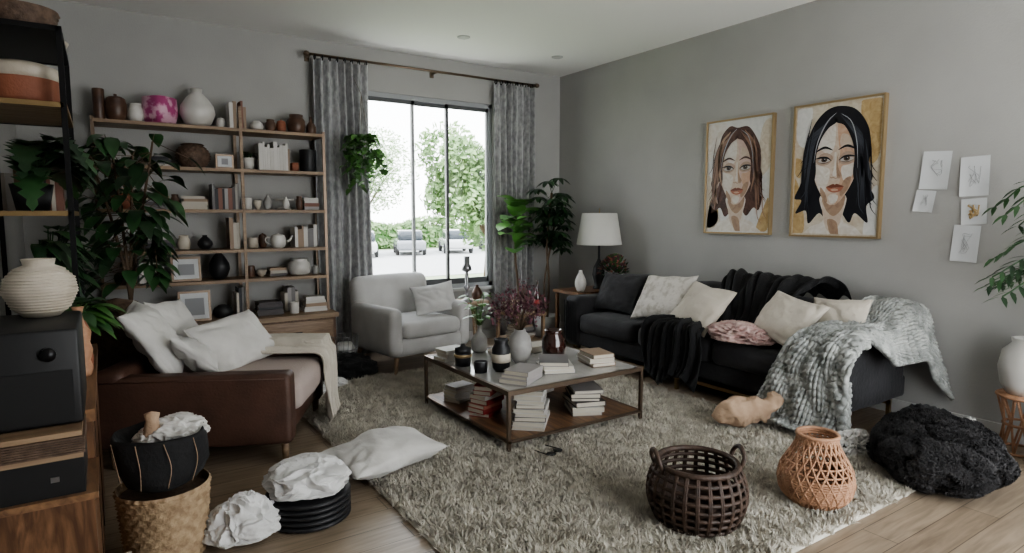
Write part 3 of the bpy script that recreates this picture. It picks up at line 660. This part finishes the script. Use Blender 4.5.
def pap(y0,y1,z0,z1,tilt,draw=0):
    b=B();w=y1-y0;h=z1-z0;n=6;V=[];F=[]
    for i in range(n+1):
        for j in range(n+1):
            u=i/n-.5;v=j/n-.5;V.append((-.004-.012*(abs(u)*2)**3*(.5-v),u*w,v*h))
    for i in range(n):
        for j in range(n): a=i*(n+1)+j;F.append((a,a+n+1,a+n+2,a+1))
    b.add(V,F,sheetp,True)
    rr=random.Random(int(y0*100))
    m=ink if draw!=2 else pc['must']
    for k in range(4):
        pts=[(-.0065,rr.uniform(-.22,.22)*w,rr.uniform(-.3,.3)*h) for _ in range(4)]
        b.tube([(p.x,p.y,p.z) for p in cr_spline(pts,12)],.0007 if draw!=2 else .005,m,4)
    o=b.done('sketch_paper',(XR-.003,(y0+y1)/2,(z0+z1)/2));o.rotation_euler=(math.radians(tilt),0,0)
pap(1.84,2.01,1.57,1.82,3);pap(1.62,1.78,1.52,1.77,-2,1);pap(1.92,2.04,1.42,1.565,6,1);pap(1.62,1.76,1.34,1.505,-4,2);pap(1.65,1.80,1.10,1.335,2)
# ------------------------------------------------------------------ bookshelf
b=B();fy,by=5.64,5.965;XS0,XS1,XM=-.02,1.70,1.01
LV=[.855,1.11,1.446,1.785,2.12]
for z in LV: b.box((XS0,fy,z-.026),(XS1,by,z),oak)
for x in (XS0,XM,XS1):
    for y in (fy+.005,by-.03):
        b.box((x-.012,y,.53 if x>.2 else 0),(x+.012,y+.022,2.14 if x!=XM else 2.30),bronze if x!=XM else oak)
b.done('open_bookshelf')
b=B();b.box((.28,5.47,.49),(1.74,5.96,.53),oak);b.box((.30,5.50,.06),(1.72,5.95,.49),walnut)
for (xa,xb) in ((.33,.98),(1.03,1.69)):
    for (za,zb) in ((.08,.27),(.285,.475)): 
        b.soft((xa,5.475,za),(xb,5.50,zb),.006,drawerm,n=1);b.tube([((xa+xb)/2-.05,5.46,(za+zb)/2),((xa+xb)/2+.05,5.46,(za+zb)/2)],.006,blackm)
for x in (.34,1.66):
    for y in (5.52,5.9): b.box((x,y,0),(x+.04,y+.04,.06),walnut)
b.done('drawer_cabinet')
ys=5.80
z=2.122
vase('lidded_urn',.14,ys,z,.075,.21,'lid',brownc);vase('lidded_urn',.03,ys,z,.04,.24,'cyl',brownc)
vase('small_jar',.27,ys,z,.06,.15,'jar',white)
b=B();b.lathe([(0,0),(.10,0),(.12,.1),(.115,.21),(.10,.215),(.1,.12),(0,.1)],pinkc,fn=lambda r,z_,a:r*(1+.07*math.cos(4*a)));b.done('pink_patterned_pot',(.44,ys,z))
vase('white_bulb_vase',.71,ys,z,.135,.31,'bulb',white)
vase('small_jar',.885,ys,z,.035,.10,'lid',white)
row('upright_books',.935,.990,ys-.03,z,.18,.26,[books_m[5],books_m[6],books_m[1]])
row('upright_books',1.03,1.07,ys,z,.18,.24,[books_m[9],books_m[5],books_m[1]])
vase('small_jar',1.17,ys,z,.055,.09,'round',white);vase('clay_pot',1.285,ys,z,.045,.11,'jar',brownc);vase('clay_pot',1.375,ys,z,.04,.12,'lid',terra)
vase('brown_urn',1.505,ys,z,.08,.17,'jar',brownc);vase('spouted_jar',1.635,ys,z,.045,.16,'bottle',brownc)
z=1.787
stack('book_stack',.40,ys,z,3,.2,.16,None);
def weave(b,pf,rows,k,mat,amp=.006,seg=None,X=None):
    seg=seg or k*4;V=[];F=[]
    for j in range(rows*2+1):
        t=j/(rows*2);r,z_=pf(t)
        for i in range(seg):
            a=2*pi*i/seg;ph=(j//2)%2*pi
            rr_=r+amp*math.sin(k*a+ph)*(1 if j%2 else 0)+(amp*.3 if j%2 else -amp*.6)
            V.append((rr_*math.cos(a),rr_*math.sin(a),z_))
    for j in range(rows*2):
        for i in range(seg): i2=(i+1)%seg;F.append((j*seg+i,j*seg+i2,(j+1)*seg+i2,(j+1)*seg+i))
    b.add(V,F,mat,True,X)
b=B();weave(b,lambda t:(.13*math.sin(pi*(.12+.80*t))**.6,.20*t),9,16,wickerb);b.lathe([(0,.195),(.075,.198),(.09,.19)],wickerb);b.lathe([(0,.0),(.08,.0)],wickerb);b.done('round_wicker_basket',(.66,ys,z))
b=B();b.box((-.07,-.01,0),(.07,.01,.12),bronze);b.box((-.055,-.012,.015),(.055,-.008,.105),sheetp);b.box((-.025,-.014,.035),(.025,-.011,.085),ink);b.done('picture_frame',(.89,ys-.06,z))
def potplant(name,x,y,z,r,h,mat,lm,n,L_,W_,seed,spread=1,shape='oval',up=.6,dr=.5,xmin=None):
    b=B();potf(b,r,h,mat);b.lathe([(0,h*.885),(r*.9,h*.885)],soil,seg=16);q=random.Random(seed)
    for i in range(n):
        a=q.uniform(0,6.28)
        if xmin is not None and math.cos(a)<xmin: a=q.uniform(-1.7,1.7)
        c=Vector((math.cos(a),math.sin(a),0));l=q.uniform(.2,1)*L_*spread
        p=c*l*.5+Vector((0,0,h+q.uniform(.2,1)*L_*up));b.tube([tuple(c*r*.3+Vector((0,0,h*.85))),tuple(p*.6+Vector((0,0,h*.4+.01))),tuple(p)],.0025 if L_<.2 else .004,q.choice(lm),4)
        b.leaf(p,(c.x,c.y,q.uniform(-.2,.7)),L_*q.uniform(.6,1),W_*q.uniform(.7,1),q.choice(lm),dr,6 if shape!='mon' else 12,shape)
    return b.done(name,(x,y,z))
potplant('potted_plant',1.08,ys-.05,z,.05,.10,white,[gm,gd],18,.08,.04,3)
row('upright_books',1.16,1.43,ys,z,.19,.25,[books_m[1],books_m[0],books_m[1],books_m[6],books_m[5]])
b=B();b.soft((-.03,-.05,0),(.03,.05,.08),.01,terra);b.done('clay_box',(1.475,ys,z))
vase('dark_oval_vase',1.60,ys,z,.075,.20,'cyl',blackc)
potplant('potted_plant',.10,ys,z,.06,.11,greyc,[gm,gd],26,.14,.05,13)
z=1.448
stack('book_stack',.36,ys,z,4,.20,.17,None,jit=5);vase('clay_pot',.51,ys-.03,z,.035,.12,'jar',brownc);stack('book_stack',.65,ys,z,4,.20,.17,[books_m[5],books_m[6],books_m[1]],jit=5);row('upright_books',.78,.99,ys,z,.17,.23)
vase('cup',1.07,ys,z,.035,.10,'cyl',white);vase('cup',1.15,ys,z,.035,.08,'bowl',cream);vase('small_vase',1.235,ys,z,.037,.13,'bulb',greyc)
b=B();b.lathe([(0,0),(.07,0),(.07,.012),(.01,.03),(.01,.07),(.09,.085),(.09,.095),(0,.09)],white);b.done('cake_stand',(1.37,ys,z));vase('small_vase',1.49,ys-.07,z,.03,.12,'jar',brownc);vase('small_vase',1.36,ys-.13,z,.03,.11,'bulb',white)
stack('book_stack',1.60,ys,z,4,.14,.14,None,jit=4)
vase('clay_pot',.14,ys,z,.08,.16,'jar',terra)
z=1.112
row('upright_books',.90,.99,ys,z,.22,.28,[books_m[5],books_m[6]]);stack('book_stack',.38,ys,z,5,.20,.17,None,jit=5)
b=B();b.lathe(prof('lid',.065,.13),white);b.tube([(.06,0,.05),(.1,0,.07),(.12,0,.11)],[.012,.009,.006],white,8);b.tube(cr_spline([(-.06,0,.09),(-.1,0,.09),(-.1,0,.05),(-.06,0,.03)],10),.006,white);b.done('teapot',(1.29,ys-.10,z),-20)
vase('black_vase',.72,ys,z,.06,.12,'bulb',blackc);vase('cream_pot',.56,ys,z,.05,.12,'jar',cream);vase('candle_jar',1.10,ys,z,.045,.09,'cyl',cream);vase('candle_jar',1.19,ys+.04,z,.037,.13,'lid',brownc)
row('upright_books',1.44,1.64,ys,z,.16,.22,[books_m[1],books_m[0],books_m[3],books_m[5]])
z=.857
def frame(x,y,z,w,h,m=bronze,yaw=0):
    b=B();X=RX(-10);b.box((-w/2,-.008,0),(w/2,.008,h),m,X);b.box((-w/2+.018,-.011,.018),(w/2-.018,-.007,h-.018),sheetp,X);b.box((-w/2+.05,-.013,.05),(w/2-.05,-.010,h-.06),ink,X);b.box((-.02,.0,0),(.02,.09,.008),m);b.done('picture_frame',(x,y,z),yaw)
frame(.56,5.72,z,.22,.20)
b=B();b.lathe(prof('bulb',.085,.24),blackc);b.done('black_bulb_vase',(.82,ys,z))
vase('candle_jar',1.07,ys,z,.035,.10,'cyl',brownc);vase('small_bowl',1.16,ys,z,.045,.06,'bowl',cream);stack('book_stack',1.30,ys,z,3,.15,.12,None,jit=4);vase('white_pot',1.49,ys,z,.10,.15,'jar',white);vase('small_jar',1.635,ys,z,.035,.08,'jar',greyc)
row('upright_books',.16,.40,ys,z,.15,.20)
z=.532
frame(.60,5.62,z,.24,.25);vase('dark_bowl',.82,5.7,z,.08,.11,'round',blackc);row('upright_books',.93,1.0,5.78,z,.2,.26)
stack('book_stack',1.19,5.70,z,5,.22,.18,[books_m[4],books_m[7],books_m[3]],jit=5);stack('book_stack',1.58,5.70,z,5,.20,.16,[books_m[1],books_m[0],books_m[5]],jit=5);vase('candle_jar',1.39,5.62,z,.04,.1,'cyl',white)
row('upright_books',1.34,1.46,5.84,z,.17,.22)
# ------------------------------------------------------------------ bin and clothes near armchair
b=B()
for k in range(18):
    a=2*pi*k/18;b.tube([(.09*math.cos(a),.09*math.sin(a),0),(.12*math.cos(a+.15),.12*math.sin(a+.15),.32)],.003,chrome,5)
for z_ in (.0,.1,.2,.32): r_=.09+.03*z_/.32;b.tube([(r_*math.cos(2*pi*k/24),r_*math.sin(2*pi*k/24),z_+.003) for k in range(24)],.004,chrome,5,True)
b.lathe([(0,.004),(.09,.004)],chrome);b.lathe([(0,.02),(.08,.02),(.10,.2),(.06,.26),(0,.24)],paper,seg=12);b.done('wire_waste_basket',(1.77,5.42,0))
crumple('black_clothes_pile',1.64,5.12,0,.26,.14,.14,throwb,5,5,.5,True,warp=.7)
crumple('black_clothes_pile',1.36,5.30,0,.16,.12,.24,throwb,15,5,.5,True,warp=.7)
crumple('crumpled_paper',1.50,4.86,RT,.08,.06,.05,paper,6,4,.45)
crumple('crumpled_paper',1.36,4.72,RT,.08,.05,.04,paper,16,4,.45)
# ------------------------------------------------------------------ loveseat (local)
A=(.82,3.48);LA=-27
b=B();Ls=.96;DB=-1.02
b.soft((DB+.04,0.02,.13),(-.03,Ls-.02,.27),.03,leather,n=4)
b.soft((DB,0,.12),(-.0,.13,.525),.028,leather,n=6,nz=.006);b.soft((DB,Ls-.13,.12),(-.0,Ls,.515),.03,leather,n=6,nz=.006)
b.soft((DB-.02,.0,.12),(DB+.15,Ls,.56),.045,leather,n=5)
b.soft((DB+.13,.14,.26),(.03,Ls-.14,.45),.06,seatfab,n=6,bulge=(.03,0,.10),nz=.008)
b.tube([(DB+.02,-.003,.50),(-.03,-.003,.50)],.003,leather,5)
for x in (DB+.06,-.05):
    for y in (.06,Ls-.06): b.tube([(x,y,.14),(x,y,0)],[.024,.016],oak,10)
b.done('leather_loveseat',(A[0],A[1],0),LA)
def LW(x,y):
    c,s=math.cos(math.radians(LA)),math.sin(math.radians(LA));return A[0]+c*x-s*y,A[1]+s*x+c*y
def lp(x,y,z,w,h,t,m,yaw,tilt,spin,seed):
    X,Y=LW(x,y);pil('throw_pillow',X,Y,z,w,h,t,m,180+LA+yaw,tilt,spin,seed,wr=.022)
lp(-.84,.34,.67,.48,.50,.20,whitefab,14,-56,5,11);lp(-.62,.34,.58,.32,.42,.16,whitefab,30,-42,-12,12);lp(-.48,.64,.59,.38,.56,.17,whitefab,-28,-50,6,13);lp(-.84,.68,.66,.44,.44,.16,whitefab,0,-62,-6,14)
p4=cr_spline([(-.60,0,.58),(-.50,0,.52),(-.35,0,.50),(-.1,0,.50),(.04,0,.48),(.07,0,.36),(.08,0,.15),(.10,0,.05)],70)
def wt(s,t):
    q=p4[int(round(s*69))];y=.60+t*.33+.05*math.sin(s*4);f=.02*math.sin(t*20+s*5)+.014*math.sin(t*43+s*11)
    z=q.z+abs(f)
    if y>.80 and q.x<.03: z=max(z,.54+abs(f))
    X,Y=LW(q.x+abs(f)*(1 if q.x>0 else 0),y);return Vector((X,Y,z))
drape('white_throw_blanket',wt,70,70,beigefab,None,.01)
# ------------------------------------------------------------------ floor things (left)
b=B();b.pillow(.62,.44,.19,whitefab,T(0,0,.085),21,wr=.02);b.done('floor_cushion',(1.21,3.13,RT),14)
b=B();z0=0
for k in range(5):
    b.lathe([(0,z0),(.175,z0),(.19,z0+.008),(.19,z0+.018),(.175,z0+.025),(0,z0+.025)],blackc,seg=36);z0+=.026
b.done('stacked_black_trays',(.74,2.85,0))
crumple('crumpled_tissue_paper',.74,2.85,.130,.175,.16,.09,paper,31,6,.34,False,f1=1.6,f2=3.6)
crumple('plastic_bag',.44,2.78,0,.13,.10,.13,paper,33,6,.42,False,f1=1.5,f2=3.8,warp=.5)
b=B();weave(b,lambda t:(.145+.025*t,.29*t),12,22,wicker,.007);weave(b,lambda t:(.172,.285+.02*t),1,30,wicker,.006);b.lathe([(0,.003),(.14,.003)],wicker);b.lathe([(0,.27),(.16,.27)],wickerb);b.done('woven_basket',(.155,2.84,0))
b=B()
def sag(r,z_,a): return r*(1+.05*math.sin(3*a+z_*20)+.03*math.sin(7*a+z_*35))
b.lathe([(0,0),(.10,0),(.145,.03),(.163,.09),(.168,.15),(.172,.21),(.162,.225),(.150,.20),(.13,.16),(0,.15)],blackf,seg=56,fn=sag)
for k in range(4):
    a=3.5+k*.6;b.tube(cr_spline([(sag(.176,.2,a)*math.cos(a),sag(.176,.2,a)*math.sin(a),.215),(.178*math.cos(a+.12),.178*math.sin(a+.12),.12),(.158*math.cos(a+.05),.158*math.sin(a+.05),.03)],12),.0016,tanfab,5)
b.lathe([(0,.15),(.05,.15),(.04,.21),(.022,.27),(.028,.30),(0,.31)],tanfab,T(-.03,-.02,0),14,lambda r,z_,a:r*(1+.1*math.cos(5*a)))
b.done('black_cloth_bag',(.155,2.84,.306))
crumple('crumpled_white_cloth',.20,2.86,.465,.12,.11,.065,whitefab,41,6,.5,True,f1=2.2,f2=5)
stack('magazine_stack',-.005,2.46,0,7,.08,.2,[books_m[1],books_m[0]],0,1,hh=(.02,.03),shrink=0)
# ------------------------------------------------------------------ credenza left
b=B();x0,x1,y0,y1=-.47,-.06,2.12,3.58
b.box((x0,y0,.04),(x1,y1,.58),walnut);b.box((x0,y0+.3,.58),(x1,y1,.74),walnut);b.box((x0,y0+.24,.74),(x1+.01,y1,.78),walnutH)
b.box((x0,y0-.01,.58),(x1+.01,y0+.3,.60),walnutH)
b.box((x0,y0+.01,.60),(x1-.02,y0+.3,.705),blackg)
b.box((x0,y0+.005,.706),(x1-.02,y0+.24,.72),oak);b.box((x0,y0+.005,.77),(x1-.02,y0+.24,.785),oak)
for k in range(7): b.box((x0,y0+.0,.721+k*.007),(x1-.015,y0+.24,.726+k*.007),wickerb)
for x in (x0+.05,x1-.1): b.box((x,y0+.005,.645),(x+.02,y0+.012,.66),chrome)
for x in (x0+.02,x1-.06):
    for y in (y0+.02,y1-.06): b.box((x,y,0),(x+.04,y+.04,.04),walnut)
for y in (2.6,3.07): b.box((x1,y-.004,.08),(x1+.002,y+.004,.70),blackm)
b.done('walnut_credenza')
b=B();b.soft((-.46,2.20,.787),(-.075,2.62,1.07),.008,blackg,n=1,na=1);b.box((-.44,2.197,.80),(-.095,2.20,.95),blackg);b.lathe([(0,0),(.02,0),(.02,.008),(0,.01)],blackm,T(-.15,2.197,1.0)@RX(90),16);b.done('stereo_cabinet')
b=B();b.lathe([(0,0),(.05,0),(.08,.03),(.102,.08),(.095,.125),(.065,.158),(.042,.168),(.047,.188),(.038,.188),(.036,.17)],cream,seg=48)
for k in range(15):
    z_=.02+.0095*k;r_=float(np.interp(z_,[0,.03,.08,.125,.158],[.05,.08,.102,.095,.065]));b.tube([(r_*math.cos(2*pi*q/40),r_*math.sin(2*pi*q/40),z_) for q in range(40)],.003,cream,5,True)
b.done('ribbed_vase',(-.18,2.54,1.07))
b=B();b.lathe([(0,0),(.03,0),(.038,.03),(.03,.06),(.04,.1),(.032,.13),(.038,.17),(.02,.2),(.012,.24),(.02,.27),(0,.27)],wickero,fn=lambda r,z_,a:r*(1+.03*math.cos(8*a)));b.done('turned_wood_vase',(-.095,2.88,.78))
b=B();b.lathe([(0,0),(.035,0),(.04,.05),(.03,.12),(.036,.16),(.02,.2),(0,.2)],terra);b.done('clay_figurine',(-.095,2.98,.78))
potplant('potted_plant',-.16,3.36,.78,.08,.13,blackc,[gm,gl,gl],70,.16,.08,17,1.3,xmin=-.2)
vase('black_pot',-.38,3.0,.78,.09,.2,'cyl',blackc)
b=B();x0,x1,y0,y1,zt=-.47,-.12,3.68,4.50,2.28
for x in (x0,x1):
    for y in (y0,y1): b.box((x-.012,y-.012,0),(x+.012,y+.012,zt),blackm)
for z_ in (.25,.80,1.42,1.93,zt):
    b.box((x0,y0,z_-.02),(x1,y1,z_-.002),oak if z_<2.2 else blackm)
    b.box((x0,y0-.012,z_-.024),(x1,y0+.012,z_),blackm if z_>2 else brass);b.box((x0,y1-.012,z_-.024),(x1,y1+.012,z_),blackm)
    b.box((x1-.012,y0,z_-.024),(x1+.012,y1,z_),blackm if z_>2 else brass)
b.done('metal_etagere')
b=B();b.lathe([(0,0),(.14,0),(.155,.02),(.155,.12)],terra,seg=36);b.lathe([(.155,.12),(.157,.12),(.157,.16),(.15,.18),(.10,.20),(0,.205)],cream,seg=36);b.done('terracotta_drum_box',(-.29,3.90,1.932))
b=B();weave(b,lambda t:(.12+.03*t,.15*t),6,14,wickerb);b.lathe([(0,.003),(.12,.003)],wickerb);b.done('dark_wicker_tray',(-.29,4.28,1.932))
b=B();weave(b,lambda t:(.13+.03*t,.12*t),5,14,wickerb);b.lathe([(0,.003),(.13,.003)],wickerb);b.done('dark_wicker_tray',(-.28,3.95,2.282))
vase('cream_bowl',-.2,4.35,2.282,.10,.07,'bowl',cream)
potplant('monstera',-.28,3.90,1.422,.09,.13,blackc,[gd,gm,gm],34,.24,.20,23,1.2,'mon',.9,.7,xmin=-.1)
potplant('bushy_houseplant',-.26,4.30,.802,.1,.2,blackc,[gd,gm,gm],60,.20,.10,29,1.1,'oval',1.6,xmin=-.1)
potplant('trailing_fern',-.28,3.88,.802,.1,.2,greyc,[gd,gm],60,.20,.06,37,1.1,'oval',1.4,.9,xmin=-.1)
row('upright_books',-.42,-.16,4.20,1.422,.18,.24,depth=.15)
row('upright_books',-.42,-.16,4.1,.252,.18,.28,depth=.2)
b=B();potf(b,.15,.28,greyc);rr=random.Random(77)
stems=[cr_spline([(0,0,.25),(.02,0,.8),(.05*k-.05,.03,1.3),(.12*k-.16,.05-.05*k,1.80+.1*(k%2))],24) for k in range(4)]
for s_ in stems: b.tube(s_,[.016-.0004*i for i in range(24)],stemm,7)
for i in range(170):
    q=rr.choice(stems)[rr.randint(11,23)];a=rr.uniform(0,6.28);l=rr.uniform(.05,.24)
    c=q+Vector((l*math.cos(a),l*math.sin(a),rr.uniform(-.12,.12)));b.tube([tuple(q),tuple(c)],.0025,stemm,4)
    b.leaf(c,(math.cos(a),math.sin(a),rr.uniform(-.6,.4)),rr.uniform(.12,.18),.09,rr.choice([gd,gm,gm,gm]),.5,5)
for i in range(36):
    q=Vector((.16+rr.uniform(-.05,.08),-.05,1.4-rr.uniform(0,.45)));b.leaf(q,(rr.gauss(0,1),rr.gauss(0,1),-.5),.12,.07,gm,.5,5)
b.tube(cr_spline([(.05,0,1.3),(.16,-.05,1.45),(.18,-.05,1.2),(.19,-.05,.95)],14),.004,stemm,5)
b.done('rubber_plant',(.12,5.05,0))
b=B();weave(b,lambda t:(.13+.03*math.sin(pi*t),.80*t),26,14,wickerb,.008);b.lathe([(.14,.80),(.12,.84),(0,.87)],wickerb);b.done('wicker_hamper',(.05,4.70,0))
# ------------------------------------------------------------------ floor things (right)
b=B()
def dbp(t): return (.150+.065*math.sin(pi*(.15+.72*t))**1.0,.25*t)
for j in range(8):
    r_,z_=dbp(j/7);b.tube([(r_*math.cos(2*pi*k/48),(r_)*math.sin(2*pi*k/48),z_+.008) for k in range(48)],.0095 if j<7 else .014,wickerd,6,True)
for k in range(26):
    a=2*pi*k/26
    for o in (-.018,.018): b.tube([(dbp(t/8)[0]*1.02*math.cos(a+o),dbp(t/8)[0]*1.02*math.sin(a+o),dbp(t/8)[1]+.008) for t in range(9)],.0065,wickerd,5)
b.lathe([(0,.006),(.160,.006),(.160,.012),(0,.012)],wickerd)
b.lathe([(dbp(t/8)[0]*.955,dbp(t/8)[1]+.01) for t in range(5)],wickerd,seg=32)
for sg in (1,-1):
    b.tube(cr_spline([(sg*.175,-.05,.23),(sg*.195,-.055,.29),(sg*.20,0,.325),(sg*.195,.055,.29),(sg*.175,.05,.23)],18),.010,wickerd,7)
b.done('openwork_basket',(2.19,1.80,RT),-28)
b=B()
def ovp(t): 
    z_=.32*t;return (float(np.interp(t,[0,.12,.3,.5,.75,.9,1],[.120,.155,.168,.155,.110,.085,.090])),z_)
for j in range(30):
    t=j/29
    if t<.42 or t>.93: r_,z_=ovp(t);b.tube([(r_*math.cos(2*pi*k/48),r_*math.sin(2*pi*k/48),z_+.006) for k in range(48)],.0062,wickero,5,True)
for k in range(24):
    for sg in (-1,1):
        b.tube([((ovp(t/14)[0]+.003)*math.cos(2*pi*k/24+sg*t*.075),(ovp(t/14)[0]+.003)*math.sin(2*pi*k/24+sg*t*.075),ovp(t/14)[1]+.006) for t in range(15)],.0052,wickero,5)
for tt in (.5,.6,.7,.8,.88,1.0): r_,z_=ovp(tt);b.tube([(r_*math.cos(2*pi*k/48),r_*math.sin(2*pi*k/48),z_+.006) for k in range(48)],.005 if tt<1 else .01,wickero,5,True)
b.lathe([(0,.005),(.12,.005)],wickero);b.done('woven_orange_vase',(2.81,1.60,RT))
rs=np.random.RandomState(4);n=95000;pp=[];nn=[]
def fs(u,v):
    x=math.cos(u)*math.cos(v);y=math.sin(u)*math.cos(v);z_=math.sin(v);p=Vector((x,y,z_))
    d=1+.12*noise.noise(p*2.0)-.12*max(0,1-abs(noise.noise(Vector((x*1.2+4,y*1.2,z_)) *1.8))*6)-.05*max(0,1-abs(noise.noise(p*3.6+Vector((1,7,2))))*7)
    return Vector((x*.365*d,y*.31*d,.14+z_*.16*d+(.03*x)))
bv=[];bf=[];NU,NV=96,44
for j in range(NV+1):
    for i in range(NU): bv.append(tuple(fs(2*pi*i/NU,-pi/2+pi*j/NV)))
for j in range(NV):
    for i in range(NU): i2=(i+1)%NU;bf.append((j*NU+i,j*NU+i2,(j+1)*NU+i2,(j+1)*NU+i))
for k in range(n):
    u=rs.uniform(0,2*pi);v=math.asin(rs.uniform(-.85,1));q=fs(u,v);d=Vector((math.cos(u)*math.cos(v)/.37,math.sin(u)*math.cos(v)/.30,math.sin(v)/.15)).normalized();pp.append(q);nn.append(d)
cu=tufts('fluffy_cushion',pp,nn,.012,.004,furm,5,1.6,(bv,bf));cu.location=(3.66,1.42,.01);cu.rotation_euler=(0,0,.4)
crumple('crumpled_white_cloth',3.62,1.86,0,.15,.08,.09,whitefab,51,6,.5,True,warp=.7,f1=2,f2=5)
crumple('black_clothes_pile',4.18,1.70,0,.22,.14,.14,throwb,52,5,.5,True,warp=.7)
crumple('crumpled_white_cloth',4.16,1.46,0,.10,.08,.14,whitefab,55,5,.5,True,warp=.7,f1=2,f2=5)
b=B()
for k in range(10):
    a=2*pi*k/10;b.tube([(.11*math.cos(a),.11*math.sin(a),0),(.09*math.cos(a+.3),.09*math.sin(a+.3),.17),(.13*math.cos(a+.6),.13*math.sin(a+.6),.34)],.006,wickero,5)
    b.tube([(.11*math.cos(a),.11*math.sin(a),0),(.09*math.cos(a-.3),.09*math.sin(a-.3),.17),(.13*math.cos(a-.6),.13*math.sin(a-.6),.34)],.006,wickero,5)
for z_,r_ in ((.008,.112),(.17,.094),(.34,.135)): b.tube([(r_*math.cos(2*pi*k/30),r_*math.sin(2*pi*k/30),z_) for k in range(30)],.008,wickero,6,True)
b.lathe([(0,.34),(.13,.34),(.13,.352),(0,.352)],wickero);b.done('rattan_plant_stand',(4.48,1.31,0))
b=B();b.lathe([(0,0),(.09,0),(.125,.06),(.14,.16),(.125,.25),(.08,.30),(.085,.33),(.07,.33),(.065,.28)],white,seg=44,fn=lambda r,z_,a:r*(1+.012*math.cos(22*a)));b.done('white_ribbed_urn',(4.48,1.31,.353))
b=B();potf(b,.16,.32,greyc);rr=random.Random(8)
for k in range(30):
    a=2*pi*k/30+rr.uniform(-.1,.1);l=rr.uniform(.32,.48);hz=rr.uniform(.95,1.5);c=Vector((math.cos(a),math.sin(a),0))
    l=min(l,.20/max(.2,c.x)) if c.x>0 else l
    pts=cr_spline([(0,0,.3),tuple(c*.04+Vector((0,0,.8))),tuple(c*l*.5+Vector((0,0,hz+.1))),tuple(c*l+Vector((0,0,hz)))],22);b.tube(pts,.004,gm,5)
    for i in range(9,22):
        d=(pts[min(i+1,21)]-pts[i-1]).normalized();sd=d.cross(Vector((0,0,1))).normalized()
        for sg in (-1,1):
            dr=d*.7+sd*sg
            ln=.15*(1-.5*abs(i-14)/9)
            if pts[i].x+dr.normalized().x*ln>.33: continue
            b.leaf(pts[i],tuple(dr),ln,.024,rr.choice([gd,gm,gm]),.25,3)
b.done('potted_palm',(4.28,1.04,0))
# ------------------------------------------------------------------ light & camera
w=bpy.data.worlds.new('overcast_sky');S.world=w;w.use_nodes=True
nt=w.node_tree;bg=nt.nodes['Background'];tc=nt.nodes.new('ShaderNodeTexCoord');sp=nt.nodes.new('ShaderNodeSeparateXYZ');rp=nt.nodes.new('ShaderNodeValToRGB')
nt.links.new(tc.outputs['Generated'],sp.inputs[0]);nt.links.new(sp.outputs['Z'],rp.inputs[0])
rp.color_ramp.elements[0].position=0;rp.color_ramp.elements[0].color=(.98,1,1,1);rp.color_ramp.elements[1].position=.8;rp.color_ramp.elements[1].color=(.88,.94,1,1)
nt.links.new(rp.outputs[0],bg.inputs[0]);bg.inputs[1].default_value=8.0
try:
    S.view_settings.look='AgX - Medium High Contrast'
except Exception as ex: print(ex)
c=bpy.data.cameras.new('camera');co=bpy.data.objects.new('camera',c);S.collection.objects.link(co)
c.sensor_width=36;c.lens=620/1024*36;c.clip_start=.05;c.clip_end=300
co.location=(0,0,1.4);co.rotation_euler=(math.radians(90-5.66),0,math.radians(-33.4));S.camera=co
